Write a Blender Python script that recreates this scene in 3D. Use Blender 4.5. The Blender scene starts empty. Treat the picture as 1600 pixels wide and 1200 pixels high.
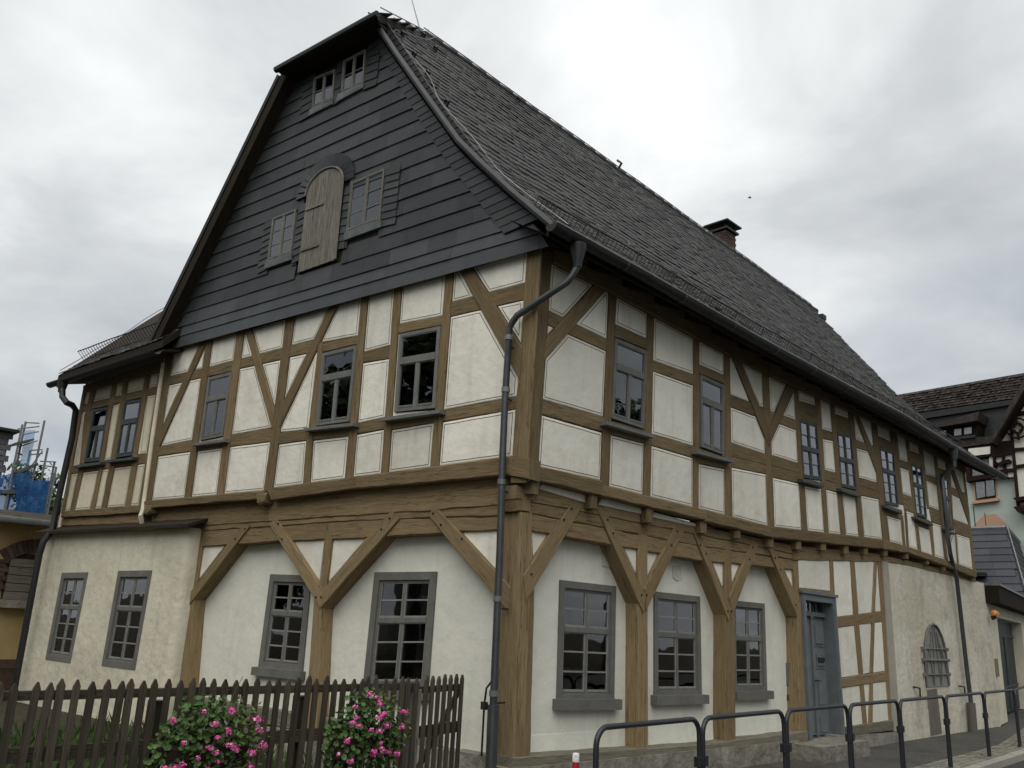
import bpy, bmesh, math, random
from mathutils import Vector, Matrix, noise
from mathutils.geometry import delaunay_2d_cdt
rnd = random.Random(7)
S = bpy.context.scene
C = S.collection
# ------------------------------------------------------------------ camera
CAM = Vector((-6.974, -6.742, 1.65)); FPX = 1315.0
yaw, pitch, roll = math.radians(45.2), math.radians(15.85), math.radians(2.87)
fw = Vector((math.cos(pitch)*math.cos(yaw), math.cos(pitch)*math.sin(yaw), math.sin(pitch)))
r0 = Vector((math.sin(yaw), -math.cos(yaw), 0)); u0 = r0.cross(fw)
rt = math.cos(roll)*r0 + math.sin(roll)*u0
up = -math.sin(roll)*r0 + math.cos(roll)*u0
cd = bpy.data.cameras.new('camera'); cam = bpy.data.objects.new('camera', cd); C.objects.link(cam)
cd.sensor_width = 36; cd.lens = 36*FPX/1600; cd.clip_start = .1; cd.clip_end = 2000
cam.matrix_world = Matrix(((rt.x, up.x, -fw.x, CAM.x), (rt.y, up.y, -fw.y, CAM.y), (rt.z, up.z, -fw.z, CAM.z), (0, 0, 0, 1)))
S.camera = cam
# ------------------------------------------------------------------ world, sun, exposure
SUN_AZ, SUN_EL = math.radians(215), math.radians(60)
GLOW = Vector((.61, .46, .65)).normalized()                    # thin bright place in the cloud layer
W = bpy.data.worlds.new('World'); S.world = W; W.use_nodes = True
nt = W.node_tree; nt.nodes.clear()
def N(t, **k):
    n = nt.nodes.new(t)
    for a, b in k.items(): setattr(n, a, b)
    return n
L = lambda a, b: nt.links.new(a, b)
out = N('ShaderNodeOutputWorld'); mixs = N('ShaderNodeMixShader')
sky = N('ShaderNodeTexSky', sky_type='NISHITA', sun_disc=False, sun_elevation=SUN_EL, sun_rotation=math.pi/2-SUN_AZ)
bg1 = N('ShaderNodeBackground'); bg1.inputs[1].default_value = .06; L(sky.outputs[0], bg1.inputs[0])
bg2 = N('ShaderNodeBackground'); bg2.inputs[1].default_value = 1.0
tc = N('ShaderNodeTexCoord')
sep = N('ShaderNodeSeparateXYZ'); L(tc.outputs['Generated'], sep.inputs[0])
za = N('ShaderNodeMath', operation='MAXIMUM'); L(sep.outputs[2], za.inputs[0]); za.inputs[1].default_value = 0
zb = N('ShaderNodeMath', operation='ADD'); L(za.outputs[0], zb.inputs[0]); zb.inputs[1].default_value = .28
dv = N('ShaderNodeVectorMath', operation='SCALE'); L(tc.outputs['Generated'], dv.inputs[0])
inv = N('ShaderNodeMath', operation='DIVIDE'); inv.inputs[0].default_value = 1; L(zb.outputs[0], inv.inputs[1]); L(inv.outputs[0], dv.inputs['Scale'])
def nz(scale, det, rough, dist, off):
    m = N('ShaderNodeMapping'); m.inputs['Location'].default_value = off; L(dv.outputs[0], m.inputs[0])
    n = N('ShaderNodeTexNoise'); n.inputs['Scale'].default_value = scale; n.inputs['Detail'].default_value = det
    n.inputs['Roughness'].default_value = rough; n.inputs['Distortion'].default_value = dist; L(m.outputs[0], n.inputs[0]); return n.outputs[0]
n1 = nz(2.3, 9, .55, .35, (3.3, 1.7, 0)); n2 = nz(.75, 4, .5, .3, (7.1, 2.2, 4))
ad = N('ShaderNodeMath', operation='MULTIPLY_ADD'); L(n1, ad.inputs[0]); ad.inputs[1].default_value = .62
m2 = N('ShaderNodeMath', operation='MULTIPLY'); L(n2, m2.inputs[0]); m2.inputs[1].default_value = .45; L(m2.outputs[0], ad.inputs[2])
# bright patch in the cloud layer, set apart from the sun
sd = N('ShaderNodeVectorMath', operation='DOT_PRODUCT'); nrm = N('ShaderNodeVectorMath', operation='NORMALIZE'); L(tc.outputs['Generated'], nrm.inputs[0]); L(nrm.outputs[0], sd.inputs[0])
sd.inputs[1].default_value = GLOW
mx = N('ShaderNodeMath', operation='MAXIMUM'); L(sd.outputs['Value'], mx.inputs[0]); mx.inputs[1].default_value = 0
pw = N('ShaderNodeMath', operation='POWER'); L(mx.outputs[0], pw.inputs[0]); pw.inputs[1].default_value = 12
gl = N('ShaderNodeMath', operation='MULTIPLY_ADD'); L(pw.outputs[0], gl.inputs[0]); gl.inputs[1].default_value = .20; L(ad.outputs[0], gl.inputs[2])
ramp = N('ShaderNodeValToRGB'); e = ramp.color_ramp.elements
e[0].position = .36; e[0].color = (.25, .265, .29, 1); e[1].position = .80; e[1].color = (.66, .67, .67, 1)
for p, c in ((.44, (.31, .325, .345)), (.52, (.37, .386, .40)), (.60, (.43, .447, .455)), (.68, (.53, .547, .55))):
    k = ramp.color_ramp.elements.new(p); k.color = c + (1,)
L(gl.outputs[0], ramp.inputs[0]); L(ramp.outputs[0], bg2.inputs[0])
cov = N('ShaderNodeMapRange'); L(n2, cov.inputs[0]); cov.inputs[1].default_value = .3; cov.inputs[2].default_value = .45; cov.inputs[3].default_value = .6; cov.inputs[4].default_value = .94
L(cov.outputs[0], mixs.inputs[0]); L(bg1.outputs[0], mixs.inputs[1]); L(bg2.outputs[0], mixs.inputs[2]); L(mixs.outputs[0], out.inputs[0])
sl = bpy.data.lights.new('sun', 'SUN'); sl.energy = 1.5; sl.angle = math.radians(75); sl.color = (1, .96, .9)
so = bpy.data.objects.new('sun', sl); C.objects.link(so)
so.rotation_euler = Vector((math.cos(SUN_EL)*math.cos(SUN_AZ), math.cos(SUN_EL)*math.sin(SUN_AZ), math.sin(SUN_EL))).to_track_quat('Z', 'Y').to_euler()
vs = S.view_settings; vs.view_transform = 'Standard'; vs.look = 'None'; vs.gamma = 1; vs.use_curve_mapping = False; vs.exposure = 0.70

# ------------------------------------------------------------------ plane helpers: photograph measurements -> wall planes
def ray(x, y): return rt*((x-800)/FPX) + up*((600-y)/FPX) + fw
DY = math.radians(7.3)                                   # the gable wall is not quite square to the long wall
class Plane:
    def __init__(s, o, d, n): s.o, s.d, s.n = Vector(o), Vector(d).normalized(), Vector(n).normalized()
    def P(s, u, z, off=0): q = s.o + s.d*u + s.n*off; return Vector((q.x, q.y, z))
    def uz(s, x, y, off=0):
        r = ray(x, y); o = s.o + s.n*off; t = (o-CAM).dot(s.n)/r.dot(s.n); p = CAM + r*t
        return Vector(((p-s.o).dot(s.d), p.z))
RP = Plane((0, 0, 0), (1, 0, 0), (0, -1, 0))
GP = Plane((0, 0, 0), (-math.sin(DY), math.cos(DY), 0), (-math.cos(DY), -math.sin(DY), 0))
a9 = math.radians(9)
AP = Plane((16.82, 0, 0), (math.cos(a9), math.sin(a9), 0), (math.sin(a9), -math.cos(a9), 0))
BP = Plane((30, 0, 0), (0, 1, 0), (-1, 0, 0))
YP = Plane((0, 12.2, 0), (1, 0, 0), (0, -1, 0))
SP = Plane((0, 35, 0), (1, 0, 0), (0, -1, 0))
def onZ(x, y, z): r = ray(x, y); return CAM + r*((z-CAM.z)/r.z)

# ------------------------------------------------------------------ materials
def mat(name, col, col2=None, rough=.8, scale=6, bump=.3, bscale=40, var=.12, coord='Object', stretch=(1, 1, 1), spec=.3, metal=0, dirt=None, dscale=1.2, damt=.5, detail=6, bdist=.01, streak=0):
    m = bpy.data.materials.new(name); m.use_nodes = True; t = m.node_tree; b = t.nodes['Principled BSDF']
    nn = t.nodes.new; ln = t.links.new
    b.inputs['Roughness'].default_value = rough; b.inputs['Specular IOR Level'].default_value = spec; b.inputs['Metallic'].default_value = metal
    tcn = nn('ShaderNodeTexCoord'); oi = nn('ShaderNodeObjectInfo'); ge = nn('ShaderNodeNewGeometry')
    mp = nn('ShaderNodeMapping'); mp.inputs['Scale'].default_value = stretch; ln(tcn.outputs[coord], mp.inputs[0])
    if coord == 'UV':
        cx = nn('ShaderNodeCombineXYZ'); mm = nn('ShaderNodeMath'); mm.operation = 'MULTIPLY'; mm.inputs[1].default_value = 37
        ln(oi.outputs['Random'], mm.inputs[0]); ln(mm.outputs[0], cx.inputs[0]); ln(mm.outputs[0], cx.inputs[2]); ln(cx.outputs[0], mp.inputs['Location'])
    no = nn('ShaderNodeTexNoise'); no.inputs['Scale'].default_value = scale; no.inputs['Detail'].default_value = detail; no.inputs['Roughness'].default_value = .6; ln(mp.outputs[0], no.inputs[0])
    mr = nn('ShaderNodeMapRange'); mr.inputs[1].default_value = .3; mr.inputs[2].default_value = .7; ln(no.outputs[0], mr.inputs[0])
    mi = nn('ShaderNodeMixRGB'); mi.inputs[1].default_value = col+(1,); mi.inputs[2].default_value = (col2 or tuple(c*.7 for c in col))+(1,); ln(mr.outputs[0], mi.inputs[0])
    cur = mi.outputs[0]
    if dirt:
        dn = nn('ShaderNodeTexNoise'); dn.inputs['Scale'].default_value = dscale; dn.inputs['Detail'].default_value = 8; dn.inputs['Roughness'].default_value = .65; ln(tcn.outputs['Object'], dn.inputs[0])
        dr = nn('ShaderNodeMapRange'); dr.inputs[1].default_value = .5; dr.inputs[2].default_value = .72; dr.inputs[4].default_value = damt; ln(dn.outputs[0], dr.inputs[0])
        dm = nn('ShaderNodeMixRGB'); dm.inputs[2].default_value = dirt+(1,); ln(dr.outputs[0], dm.inputs[0]); ln(cur, dm.inputs[1]); cur = dm.outputs[0]
    if streak:
        sm_ = nn('ShaderNodeMapping'); sm_.inputs['Scale'].default_value = (5, 5, .45); ln(tcn.outputs['Object'], sm_.inputs[0])
        sn = nn('ShaderNodeTexNoise'); sn.inputs['Scale'].default_value = 1.3; sn.inputs['Detail'].default_value = 6; sn.inputs['Roughness'].default_value = .6; ln(sm_.outputs[0], sn.inputs[0])
        sr = nn('ShaderNodeMapRange'); sr.inputs[1].default_value = .52; sr.inputs[2].default_value = .74; sr.inputs[4].default_value = streak; ln(sn.outputs[0], sr.inputs[0])
        sx = nn('ShaderNodeMixRGB'); sx.inputs[2].default_value = tuple(c*.5 for c in col)+(1,); ln(sr.outputs[0], sx.inputs[0]); ln(cur, sx.inputs[1]); cur = sx.outputs[0]
        fn = nn('ShaderNodeTexNoise'); fn.inputs['Scale'].default_value = 55; fn.inputs['Detail'].default_value = 2; ln(tcn.outputs['Object'], fn.inputs[0])
        fr_ = nn('ShaderNodeMapRange'); fr_.inputs[1].default_value = .68; fr_.inputs[2].default_value = .74; fr_.inputs[4].default_value = .3; ln(fn.outputs[0], fr_.inputs[0])
        fx_ = nn('ShaderNodeMixRGB'); fx_.inputs[2].default_value = tuple(c*.45 for c in col)+(1,); ln(fr_.outputs[0], fx_.inputs[0]); ln(cur, fx_.inputs[1]); cur = fx_.outputs[0]
    if coord == 'UV':
        m3 = nn('ShaderNodeMapping'); m3.inputs['Scale'].default_value = (.9, 22, 22); ln(tcn.outputs['UV'], m3.inputs[0]); ln(cx.outputs[0], m3.inputs['Location'])
        cn = nn('ShaderNodeTexNoise'); cn.inputs['Scale'].default_value = 1.6; cn.inputs['Detail'].default_value = 3; ln(m3.outputs[0], cn.inputs[0])
        c1 = nn('ShaderNodeMath'); c1.operation = 'SUBTRACT'; c1.inputs[1].default_value = .5; ln(cn.outputs[0], c1.inputs[0])
        c2 = nn('ShaderNodeMath'); c2.operation = 'ABSOLUTE'; ln(c1.outputs[0], c2.inputs[0])
        c3 = nn('ShaderNodeMapRange'); c3.inputs[1].default_value = .006; c3.inputs[2].default_value = .022; ln(c2.outputs[0], c3.inputs[0])
        gate_ = nn('ShaderNodeTexNoise'); gate_.inputs['Scale'].default_value = 1.3; gate_.inputs['Detail'].default_value = 1; ln(mp.outputs[0], gate_.inputs[0])
        g2 = nn('ShaderNodeMapRange'); g2.inputs[1].default_value = .5; g2.inputs[2].default_value = .56; ln(gate_.outputs[0], g2.inputs[0])
        g3 = nn('ShaderNodeMath'); g3.operation = 'SUBTRACT'; g3.inputs[0].default_value = 1; ln(g2.outputs[0], g3.inputs[1])
        g4 = nn('ShaderNodeMath'); g4.operation = 'MAXIMUM'; ln(g3.outputs[0], g4.inputs[0]); ln(c3.outputs[0], g4.inputs[1]); crack = g4.outputs[0]
        cm_ = nn('ShaderNodeMixRGB'); cm_.inputs[1].default_value = tuple(c*.28 for c in col)+(1,); ln(crack, cm_.inputs[0]); ln(cur, cm_.inputs[2]); cur = cm_.outputs[0]
    if var:
        a = nn('ShaderNodeMath'); a.operation = 'ADD'; ln(oi.outputs['Random'], a.inputs[0]); ln(ge.outputs['Random Per Island'], a.inputs[1])
        f = nn('ShaderNodeMath'); f.operation = 'FRACT'; ln(a.outputs[0], f.inputs[0])
        r2 = nn('ShaderNodeMapRange'); r2.inputs[3].default_value = 1-var; r2.inputs[4].default_value = 1+var; ln(f.outputs[0], r2.inputs[0])
        hs = nn('ShaderNodeHueSaturation'); ln(r2.outputs[0], hs.inputs['Value']); ln(cur, hs.inputs['Color']); cur = hs.outputs[0]
    ln(cur, b.inputs['Base Color'])
    if bump:
        bn = nn('ShaderNodeTexNoise'); bn.inputs['Scale'].default_value = bscale; bn.inputs['Detail'].default_value = 5; ln(mp.outputs[0], bn.inputs[0])
        bp = nn('ShaderNodeBump'); bp.inputs['Strength'].default_value = bump; bp.inputs['Distance'].default_value = bdist; ln(bn.outputs[0], bp.inputs['Height']); ln(bp.outputs[0], b.inputs['Normal'])
    return m
M = {}
wood = dict(coord='UV', stretch=(1.2, 14, 14), scale=3, bump=.6, bscale=6, rough=.88, spec=.15, bdist=.012)
M['timber'] = mat('timber_paint', (.225, .168, .092), (.125, .092, .049), var=.18, **wood)
M['timber_low'] = mat('timber_paint_low', (.29, .215, .118), (.19, .138, .074), var=.13, **wood)
M['timber_old'] = mat('weathered_beam', (.22, .20, .15), (.13, .12, .09), var=.1, **wood)
M['corner'] = mat('corner_band_paint', (.40, .37, .30), (.31, .285, .23), scale=3, bump=.4, var=0, rough=.9)
M['iron_grey'] = mat('grey_iron', (.20, .195, .18), (.13, .126, .115), scale=8, bump=.4, var=.1, rough=.7, metal=.2)
M['light_bar'] = mat('light_glazing_bar', (.27, .27, .25), (.2, .2, .185), scale=8, bump=.2, var=.08, rough=.7)
M['dark_wood'] = mat('dark_wood', (.035, .026, .018), (.018, .014, .01), var=.2, **wood)
M['fence'] = mat('fence_wood', (.085, .073, .054), (.045, .038, .027), var=.25, **wood)
M['shutter'] = mat('shutter_wood', (.25, .24, .20), (.11, .10, .08), var=.15, **wood)
M['plaster'] = mat('plaster_white', streak=0.30, col=(.80, .78, .68), col2=(.72, .70, .60), scale=2.5, bump=.45, bscale=7, var=.10, rough=.9, spec=.1, dirt=(.50, .47, .37), dscale=1.6, damt=.5, bdist=.03)
M['plaster_wing'] = mat('plaster_cream', streak=0.30, col=(.68, .63, .49), col2=(.60, .55, .42), scale=2.5, bump=.4, bscale=8, var=.05, rough=.9, spec=.1, dirt=(.5, .46, .36), damt=.3, bdist=.03)
M['plaster_low'] = mat('plaster_low', streak=0.28, col=(.76, .755, .65), col2=(.70, .695, .60), scale=1.6, bump=.45, bscale=6, var=.02, rough=.9, spec=.1, dirt=(.52, .51, .44), dscale=.9, damt=.4, bdist=.03)
M['masonry'] = mat('masonry_render', streak=0.35, col=(.70, .665, .52), col2=(.61, .575, .45), scale=1.5, bump=.6, bscale=6, var=.02, rough=.9, spec=.1, dirt=(.42, .39, .31), dscale=.8, damt=.6, bdist=.04)
M['stained'] = mat('stained_render', streak=0.55, col=(.68, .66, .57), col2=(.50, .45, .33), scale=.7, bump=.7, bscale=9, var=.02, rough=.92, spec=.1, dirt=(.27, .26, .23), dscale=1.6, damt=.7, bdist=.03, detail=9)
M['line'] = mat('painted_line', (.10, .07, .045), bump=0, var=0, scale=20)
M['slate_light'] = mat('light_slate', (.062, .068, .072), (.045, .05, .053), scale=3, bump=.35, bscale=14, var=.15, rough=.5, spec=.4)
M['slate'] = mat('slate', (.032, .035, .035), (.022, .0245, .0245), scale=3, bump=.5, bscale=14, var=.34, rough=.45, spec=.4)
M['tile'] = mat('roof_tile', (.025, .0235, .021), (.010, .0095, .009), scale=9, bump=.6, bscale=40, var=.55, rough=.55, spec=.35, dirt=(.013, .014, .008), dscale=.6, damt=.9)
M['tile_edge'] = mat('glint_tile_edge', (.40, .385, .34), (.05, .048, .043), scale=7, bump=.3, bscale=40, var=.55, rough=.8, spec=.2, dirt=(.022, .022, .014), dscale=.6, damt=.95)  # pale butt edges: light caught along the tile rows, painted into the colour
M['tile_far'] = mat('old_tile', (.075, .062, .055), (.03, .026, .023), scale=9, bump=.6, bscale=30, var=.4, rough=.75, spec=.2, dirt=(.14, .12, .10), dscale=3, damt=.5)
M['zinc'] = mat('weathered_zinc', (.10, .108, .11), (.065, .07, .072), scale=5, bump=.1, bscale=30, var=.05, rough=.42, spec=.5, metal=.6)
M['zinc_dark'] = mat('dark_zinc', (.038, .039, .038), (.024, .025, .024), scale=5, bump=.1, bscale=30, var=.05, rough=.5, spec=.4, metal=.4)
M['zinc_light'] = mat('zinc_sill', (.20, .21, .21), (.13, .14, .14), scale=9, bump=.1, var=.05, rough=.45, metal=.3)
M['wire'] = mat('wire', (.27, .27, .265), bump=0, var=0, rough=.4, metal=.7)
M['grey_paint'] = mat('grey_window_paint', (.175, .175, .16), (.125, .125, .115), scale=8, bump=.4, bscale=30, var=.08, rough=.7, spec=.25)
M['grey_stone'] = mat('grey_window_surround', (.175, .173, .156), (.13, .128, .115), scale=5, bump=.5, bscale=30, var=.08, rough=.85, spec=.15)
M['blue_paint'] = mat('dark_window_paint', (.055, .068, .072), (.04, .05, .053), scale=8, bump=.2, bscale=30, var=.08, rough=.55)
M['old_paint'] = mat('worn_window_paint', (.19, .18, .155), (.12, .115, .10), scale=9, bump=.4, bscale=30, var=.08, rough=.75)
M['door'] = mat('door_paint', (.155, .175, .18), (.115, .13, .135), scale=5, bump=.3, bscale=25, var=.05, rough=.6)
M['room'] = mat('dark_room', (.11, .105, .095), bump=0, var=0, rough=1, spec=0)
M['curtain'] = mat('curtain', (.42, .41, .38), bump=0, var=.1, rough=1, spec=0)
M['blind'] = mat('sky_bright_blind', (.82, .83, .82), bump=0, var=.05, rough=1, spec=0)  # white raised to paint in the sky reflection of the wing panes
M['stone'] = mat('plinth_stone', streak=0.60, col=(.30, .285, .24), col2=(.17, .16, .13), scale=4, bump=.9, bscale=12, var=.1, rough=.9, spec=.1, dirt=(.13, .12, .09), dscale=2, damt=.6, bdist=.03)
M['asphalt'] = mat('asphalt', (.12, .117, .107), (.06, .059, .054), scale=22, bump=1, bscale=90, var=0, rough=.95, spec=.15, dirt=(.045, .043, .037), dscale=1.1, damt=.7, detail=10)
M['garage_dark'] = mat('garage_door_paint', (.022, .026, .026), (.015, .018, .018), var=.1, rough=.5)
M['road'] = mat('road_asphalt', (.055, .055, .055), (.04, .04, .04), scale=60, bump=.6, bscale=120, var=0, rough=.85, spec=.2)
M['kerb'] = mat('kerb_granite', (.34, .32, .275), (.24, .225, .19), scale=25, bump=.4, bscale=60, var=.15, rough=.85, spec=.2)
M['soil'] = mat('soil', (.07, .062, .045), (.04, .035, .025), scale=6, bump=.8, bscale=30, var=0, rough=1, spec=.05)
M['rail'] = mat('rail_paint', (.018, .021, .026), (.014, .016, .019), scale=20, bump=.1, bscale=60, var=.1, rough=.42, spec=.5)
M['red'] = mat('red_paint', (.42, .03, .035), bump=.05, var=0, rough=.4)
M['white'] = mat('white_paint', (.75, .74, .72), bump=.05, var=0, rough=.5)
M['brick'] = mat('brick', (.105, .068, .055), (.065, .045, .038), scale=12, bump=.6, bscale=30, var=.25, rough=.9, spec=.1)
M['mortar'] = mat('mortar', (.22, .19, .16), bump=.5, var=0, rough=.95)
M['yellow'] = mat('yellow_render', (.44, .33, .15), (.36, .27, .13), scale=2, bump=.4, bscale=20, var=0, rough=.95, spec=.1, dirt=(.25, .16, .07), dscale=1.2, damt=.5)
M['grey_board'] = mat('grey_board', (.21, .19, .165), (.14, .125, .105), var=.15, **wood)
M['green_wall'] = mat('pale_green_render', (.47, .53, .47), (.42, .47, .42), scale=1.5, bump=.3, bscale=10, var=0, rough=.95, spec=.1)
M['orange_wall'] = mat('orange_render', (.52, .33, .21), (.45, .29, .19), scale=2, bump=.2, var=0, rough=.95)
M['red_wood'] = mat('red_brown_wood', (.026, .014, .012), (.018, .010, .008), var=.1, **wood)
M['net'] = mat('blue_netting', (.03, .14, .36), (.02, .09, .26), scale=3, bump=.3, bscale=20, var=.1, rough=.9, spec=.1)
M['net_pale'] = mat('pale_blue_netting', (.16, .34, .54), (.11, .26, .45), scale=3, bump=.3, bscale=20, var=.1, rough=.9, spec=.1)
M['deck'] = mat('scaffold_deck', (.10, .10, .09), bump=.2, var=.1)
M['grey_slate'] = mat('grey_slate_wall', (.16, .155, .17), (.10, .10, .11), scale=5, bump=.3, var=.2, rough=.6)
M['annex_slate'] = mat('blue_slate', (.035, .039, .048), (.026, .029, .036), scale=3, bump=.3, bscale=14, var=.25, rough=.5)
M['orange_glass'] = mat('orange_lamp_glass', (.65, .24, .05), bump=0, var=0, rough=.2, spec=.6)
def leafmat(name, c1, c2, var):
    m = mat(name, c1, c2, scale=3, bump=0, var=var, rough=.55, spec=.3); return m
M['leaf'] = leafmat('geranium_leaf', (.07, .13, .032), (.035, .075, .02), .5)
M['leaf_pale'] = leafmat('light_leaf', (.13, .19, .035), (.08, .13, .025), .4)
M['tree_leaf'] = leafmat('tree_leaf', (.05, .09, .025), (.025, .05, .015), .5)
M['grass'] = leafmat('grass_blades', (.055, .095, .022), (.035, .06, .018), .5)
M['dry'] = leafmat('dry_stems', (.10, .06, .04), (.06, .04, .028), .4)
M['petal'] = mat('petal', (.74, .10, .38), (.60, .06, .30), scale=8, bump=0, var=.3, rough=.6, spec=.2)
M['petal_pale'] = mat('petal_pale', (.72, .30, .48), (.75, .5, .6), scale=8, bump=0, var=.3, rough=.6, spec=.2)
M['bark'] = mat('bark', (.06, .05, .04), scale=5, bump=.8, bscale=15, var=.1)
def net_mat(n, a):
    m = M[n]; t = m.node_tree; b = t.nodes['Principled BSDF']; b.inputs['Alpha'].default_value = a
for n_, a_ in (('net', .7), ('net_pale', .6)): net_mat(n_, a_)
def glassmat():
    m = bpy.data.materials.new('window_glass'); m.use_nodes = True; t = m.node_tree; t.nodes.remove(t.nodes['Principled BSDF'])
    o = t.nodes['Material Output']; tr = t.nodes.new('ShaderNodeBsdfTransparent'); tr.inputs[0].default_value = (.84, .87, .86, 1)
    g = t.nodes.new('ShaderNodeBsdfGlossy'); g.inputs['Roughness'].default_value = .015; g.inputs[0].default_value = (.95, .97, 1, 1)
    f = t.nodes.new('ShaderNodeFresnel'); f.inputs[0].default_value = 1.5
    k = t.nodes.new('ShaderNodeMath'); k.operation = 'MULTIPLY_ADD'; k.inputs[1].default_value = 1.9; k.inputs[2].default_value = .02; k.use_clamp = True
    tcn = t.nodes.new('ShaderNodeTexCoord'); n = t.nodes.new('ShaderNodeTexNoise'); n.inputs['Scale'].default_value = 4; n.inputs['Detail'].default_value = 1
    b = t.nodes.new('ShaderNodeBump'); b.inputs['Strength'].default_value = .018; b.inputs['Distance'].default_value = .05
    x = t.nodes.new('ShaderNodeMixShader'); l = t.links.new
    l(tcn.outputs['Object'], n.inputs[0]); l(n.outputs[0], b.inputs['Height']); l(b.outputs[0], g.inputs['Normal'])
    l(f.outputs[0], k.inputs[0]); l(k.outputs[0], x.inputs[0]); l(tr.outputs[0], x.inputs[1]); l(g.outputs[0], x.inputs[2]); l(x.outputs[0], o.inputs[0])
    return m
M['glass'] = glassmat()

# ------------------------------------------------------------------ mesh builder
BASE = {}
class MB:
    def __init__(s): s.v, s.f, s.mi, s.uv = [], [], [], []
    def add(s, verts, faces, mi=0, uvs=None):
        k = len(s.v); s.v += [Vector(p) for p in verts]
        for i, f in enumerate(faces):
            s.f.append([k+j for j in f]); s.mi.append(mi)
            s.uv.append(uvs[i] if uvs else None)
    def hexa(s, a, b, mi=0):
        """two quads a (front) and b (back) joined to a closed box"""
        s.add(list(a)+list(b), [(0, 1, 2, 3), (7, 6, 5, 4), (0, 4, 5, 1), (1, 5, 6, 2), (2, 6, 7, 3), (3, 7, 4, 0)], mi)
        L1 = (Vector(a[1])-Vector(a[0])).length; L2 = (Vector(a[3])-Vector(a[0])).length; L3 = (Vector(b[0])-Vector(a[0])).length
        if L2 > L1: q = [(0, 0), (0, L1), (L2, L1), (L2, 0)]
        else: q = [(0, 0), (L1, 0), (L1, L2), (0, L2)]
        M_ = max(L1, L2); s.uv[-6:] = [q, q] + [[(0, 0), (0, L3), (M_, L3), (M_, 0)]]*4
    def box(s, c, d, mi=0, rot=None):
        c = Vector(c); h = Vector(d)/2; R = rot or Matrix.Identity(3)
        P = lambda x, y, z: c + R @ Vector((x*h.x, y*h.y, z*h.z))
        s.hexa([P(-1, -1, -1), P(1, -1, -1), P(1, -1, 1), P(-1, -1, 1)], [P(-1, 1, -1), P(1, 1, -1), P(1, 1, 1), P(-1, 1, 1)], mi)
    def prism(s, front, back, mi=0):
        n = len(front); s.add(list(front)+list(back), [list(range(n)), list(range(2*n-1, n-1, -1))] + [(i, n+i, n+(i+1) % n, (i+1) % n) for i in range(n)], mi)
    def tube(s, path, r, n=8, mi=0, cap=True):
        path = [Vector(p) for p in path]; k = len(s.v); prev = None; m = len(path)
        for i, p in enumerate(path):
            t = (path[min(i+1, m-1)] - path[max(i-1, 0)]).normalized()
            if prev is None: a = t.orthogonal().normalized()
            else: a = (prev - t*prev.dot(t)).normalized()
            prev = a; b = t.cross(a); rr = r[i] if isinstance(r, (list, tuple)) else r
            for j in range(n): an = 2*math.pi*j/n; s.v.append(p + a*math.cos(an)*rr + b*math.sin(an)*rr)
        for i in range(m-1):
            for j in range(n):
                s.f.append([k+i*n+j, k+i*n+(j+1) % n, k+(i+1)*n+(j+1) % n, k+(i+1)*n+j]); s.mi.append(mi); s.uv.append(None)
        if cap:
            s.f.append([k+j for j in range(n)][::-1]); s.f.append([k+(m-1)*n+j for j in range(n)]); s.mi += [mi, mi]; s.uv += [None, None]
    def mesh(s, name, mats, smooth=False, origin=(0, 0, 0)):
        me = bpy.data.meshes.new(name); o = Vector(origin)
        me.from_pydata([(p-o)[:] for p in s.v], [], s.f)
        for m in (mats if isinstance(mats, (list, tuple)) else [mats]): me.materials.append(M[m])
        me.polygons.foreach_set('material_index', s.mi)
        if any(s.uv):
            ul = me.uv_layers.new(name='UVMap'); flat = []
            for p, q in zip(s.f, s.uv):
                for i in range(len(p)): flat += list(q[i]) if q else [0, 0]
            ul.data.foreach_set('uv', flat)
        me.validate(); bm = bmesh.new(); bm.from_mesh(me); bmesh.ops.recalc_face_normals(bm, faces=bm.faces); bm.to_mesh(me); bm.free()
        if smooth: me.polygons.foreach_set('use_smooth', [True]*len(me.polygons)); me.set_sharp_from_angle(angle=math.radians(45))
        return me
    def build(s, name, mats, parent=None, smooth=False, origin=None, **props):
        if origin is None: origin = BASE.get(parent.name, (0, 0, 0)) if parent is not None else (0, 0, 0)
        o = bpy.data.objects.new(name, s.mesh(name, mats, smooth, origin)); C.objects.link(o)
        if parent: o.parent = parent; BASE[o.name] = origin
        else: o.location = origin
        for k, v in props.items(): o[k] = v
        return o
def thing(name, label, cat, loc=(0, 0, 0), group=None):
    o = bpy.data.objects.new(name, None); C.objects.link(o); o.location = loc; BASE[o.name] = tuple(loc); o['label'] = label; o['category'] = cat
    if group: o['group'] = group
    return o
def part(name, parent, fn, mats, smooth=False, **pr):
    b = MB(); fn(b); return b.build(name, mats, parent, smooth, **pr)

HOUSE = thing('timber_framed_house', 'large old half-timbered house with slate-clad gable and steep dark tiled roof', 'house')

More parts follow.
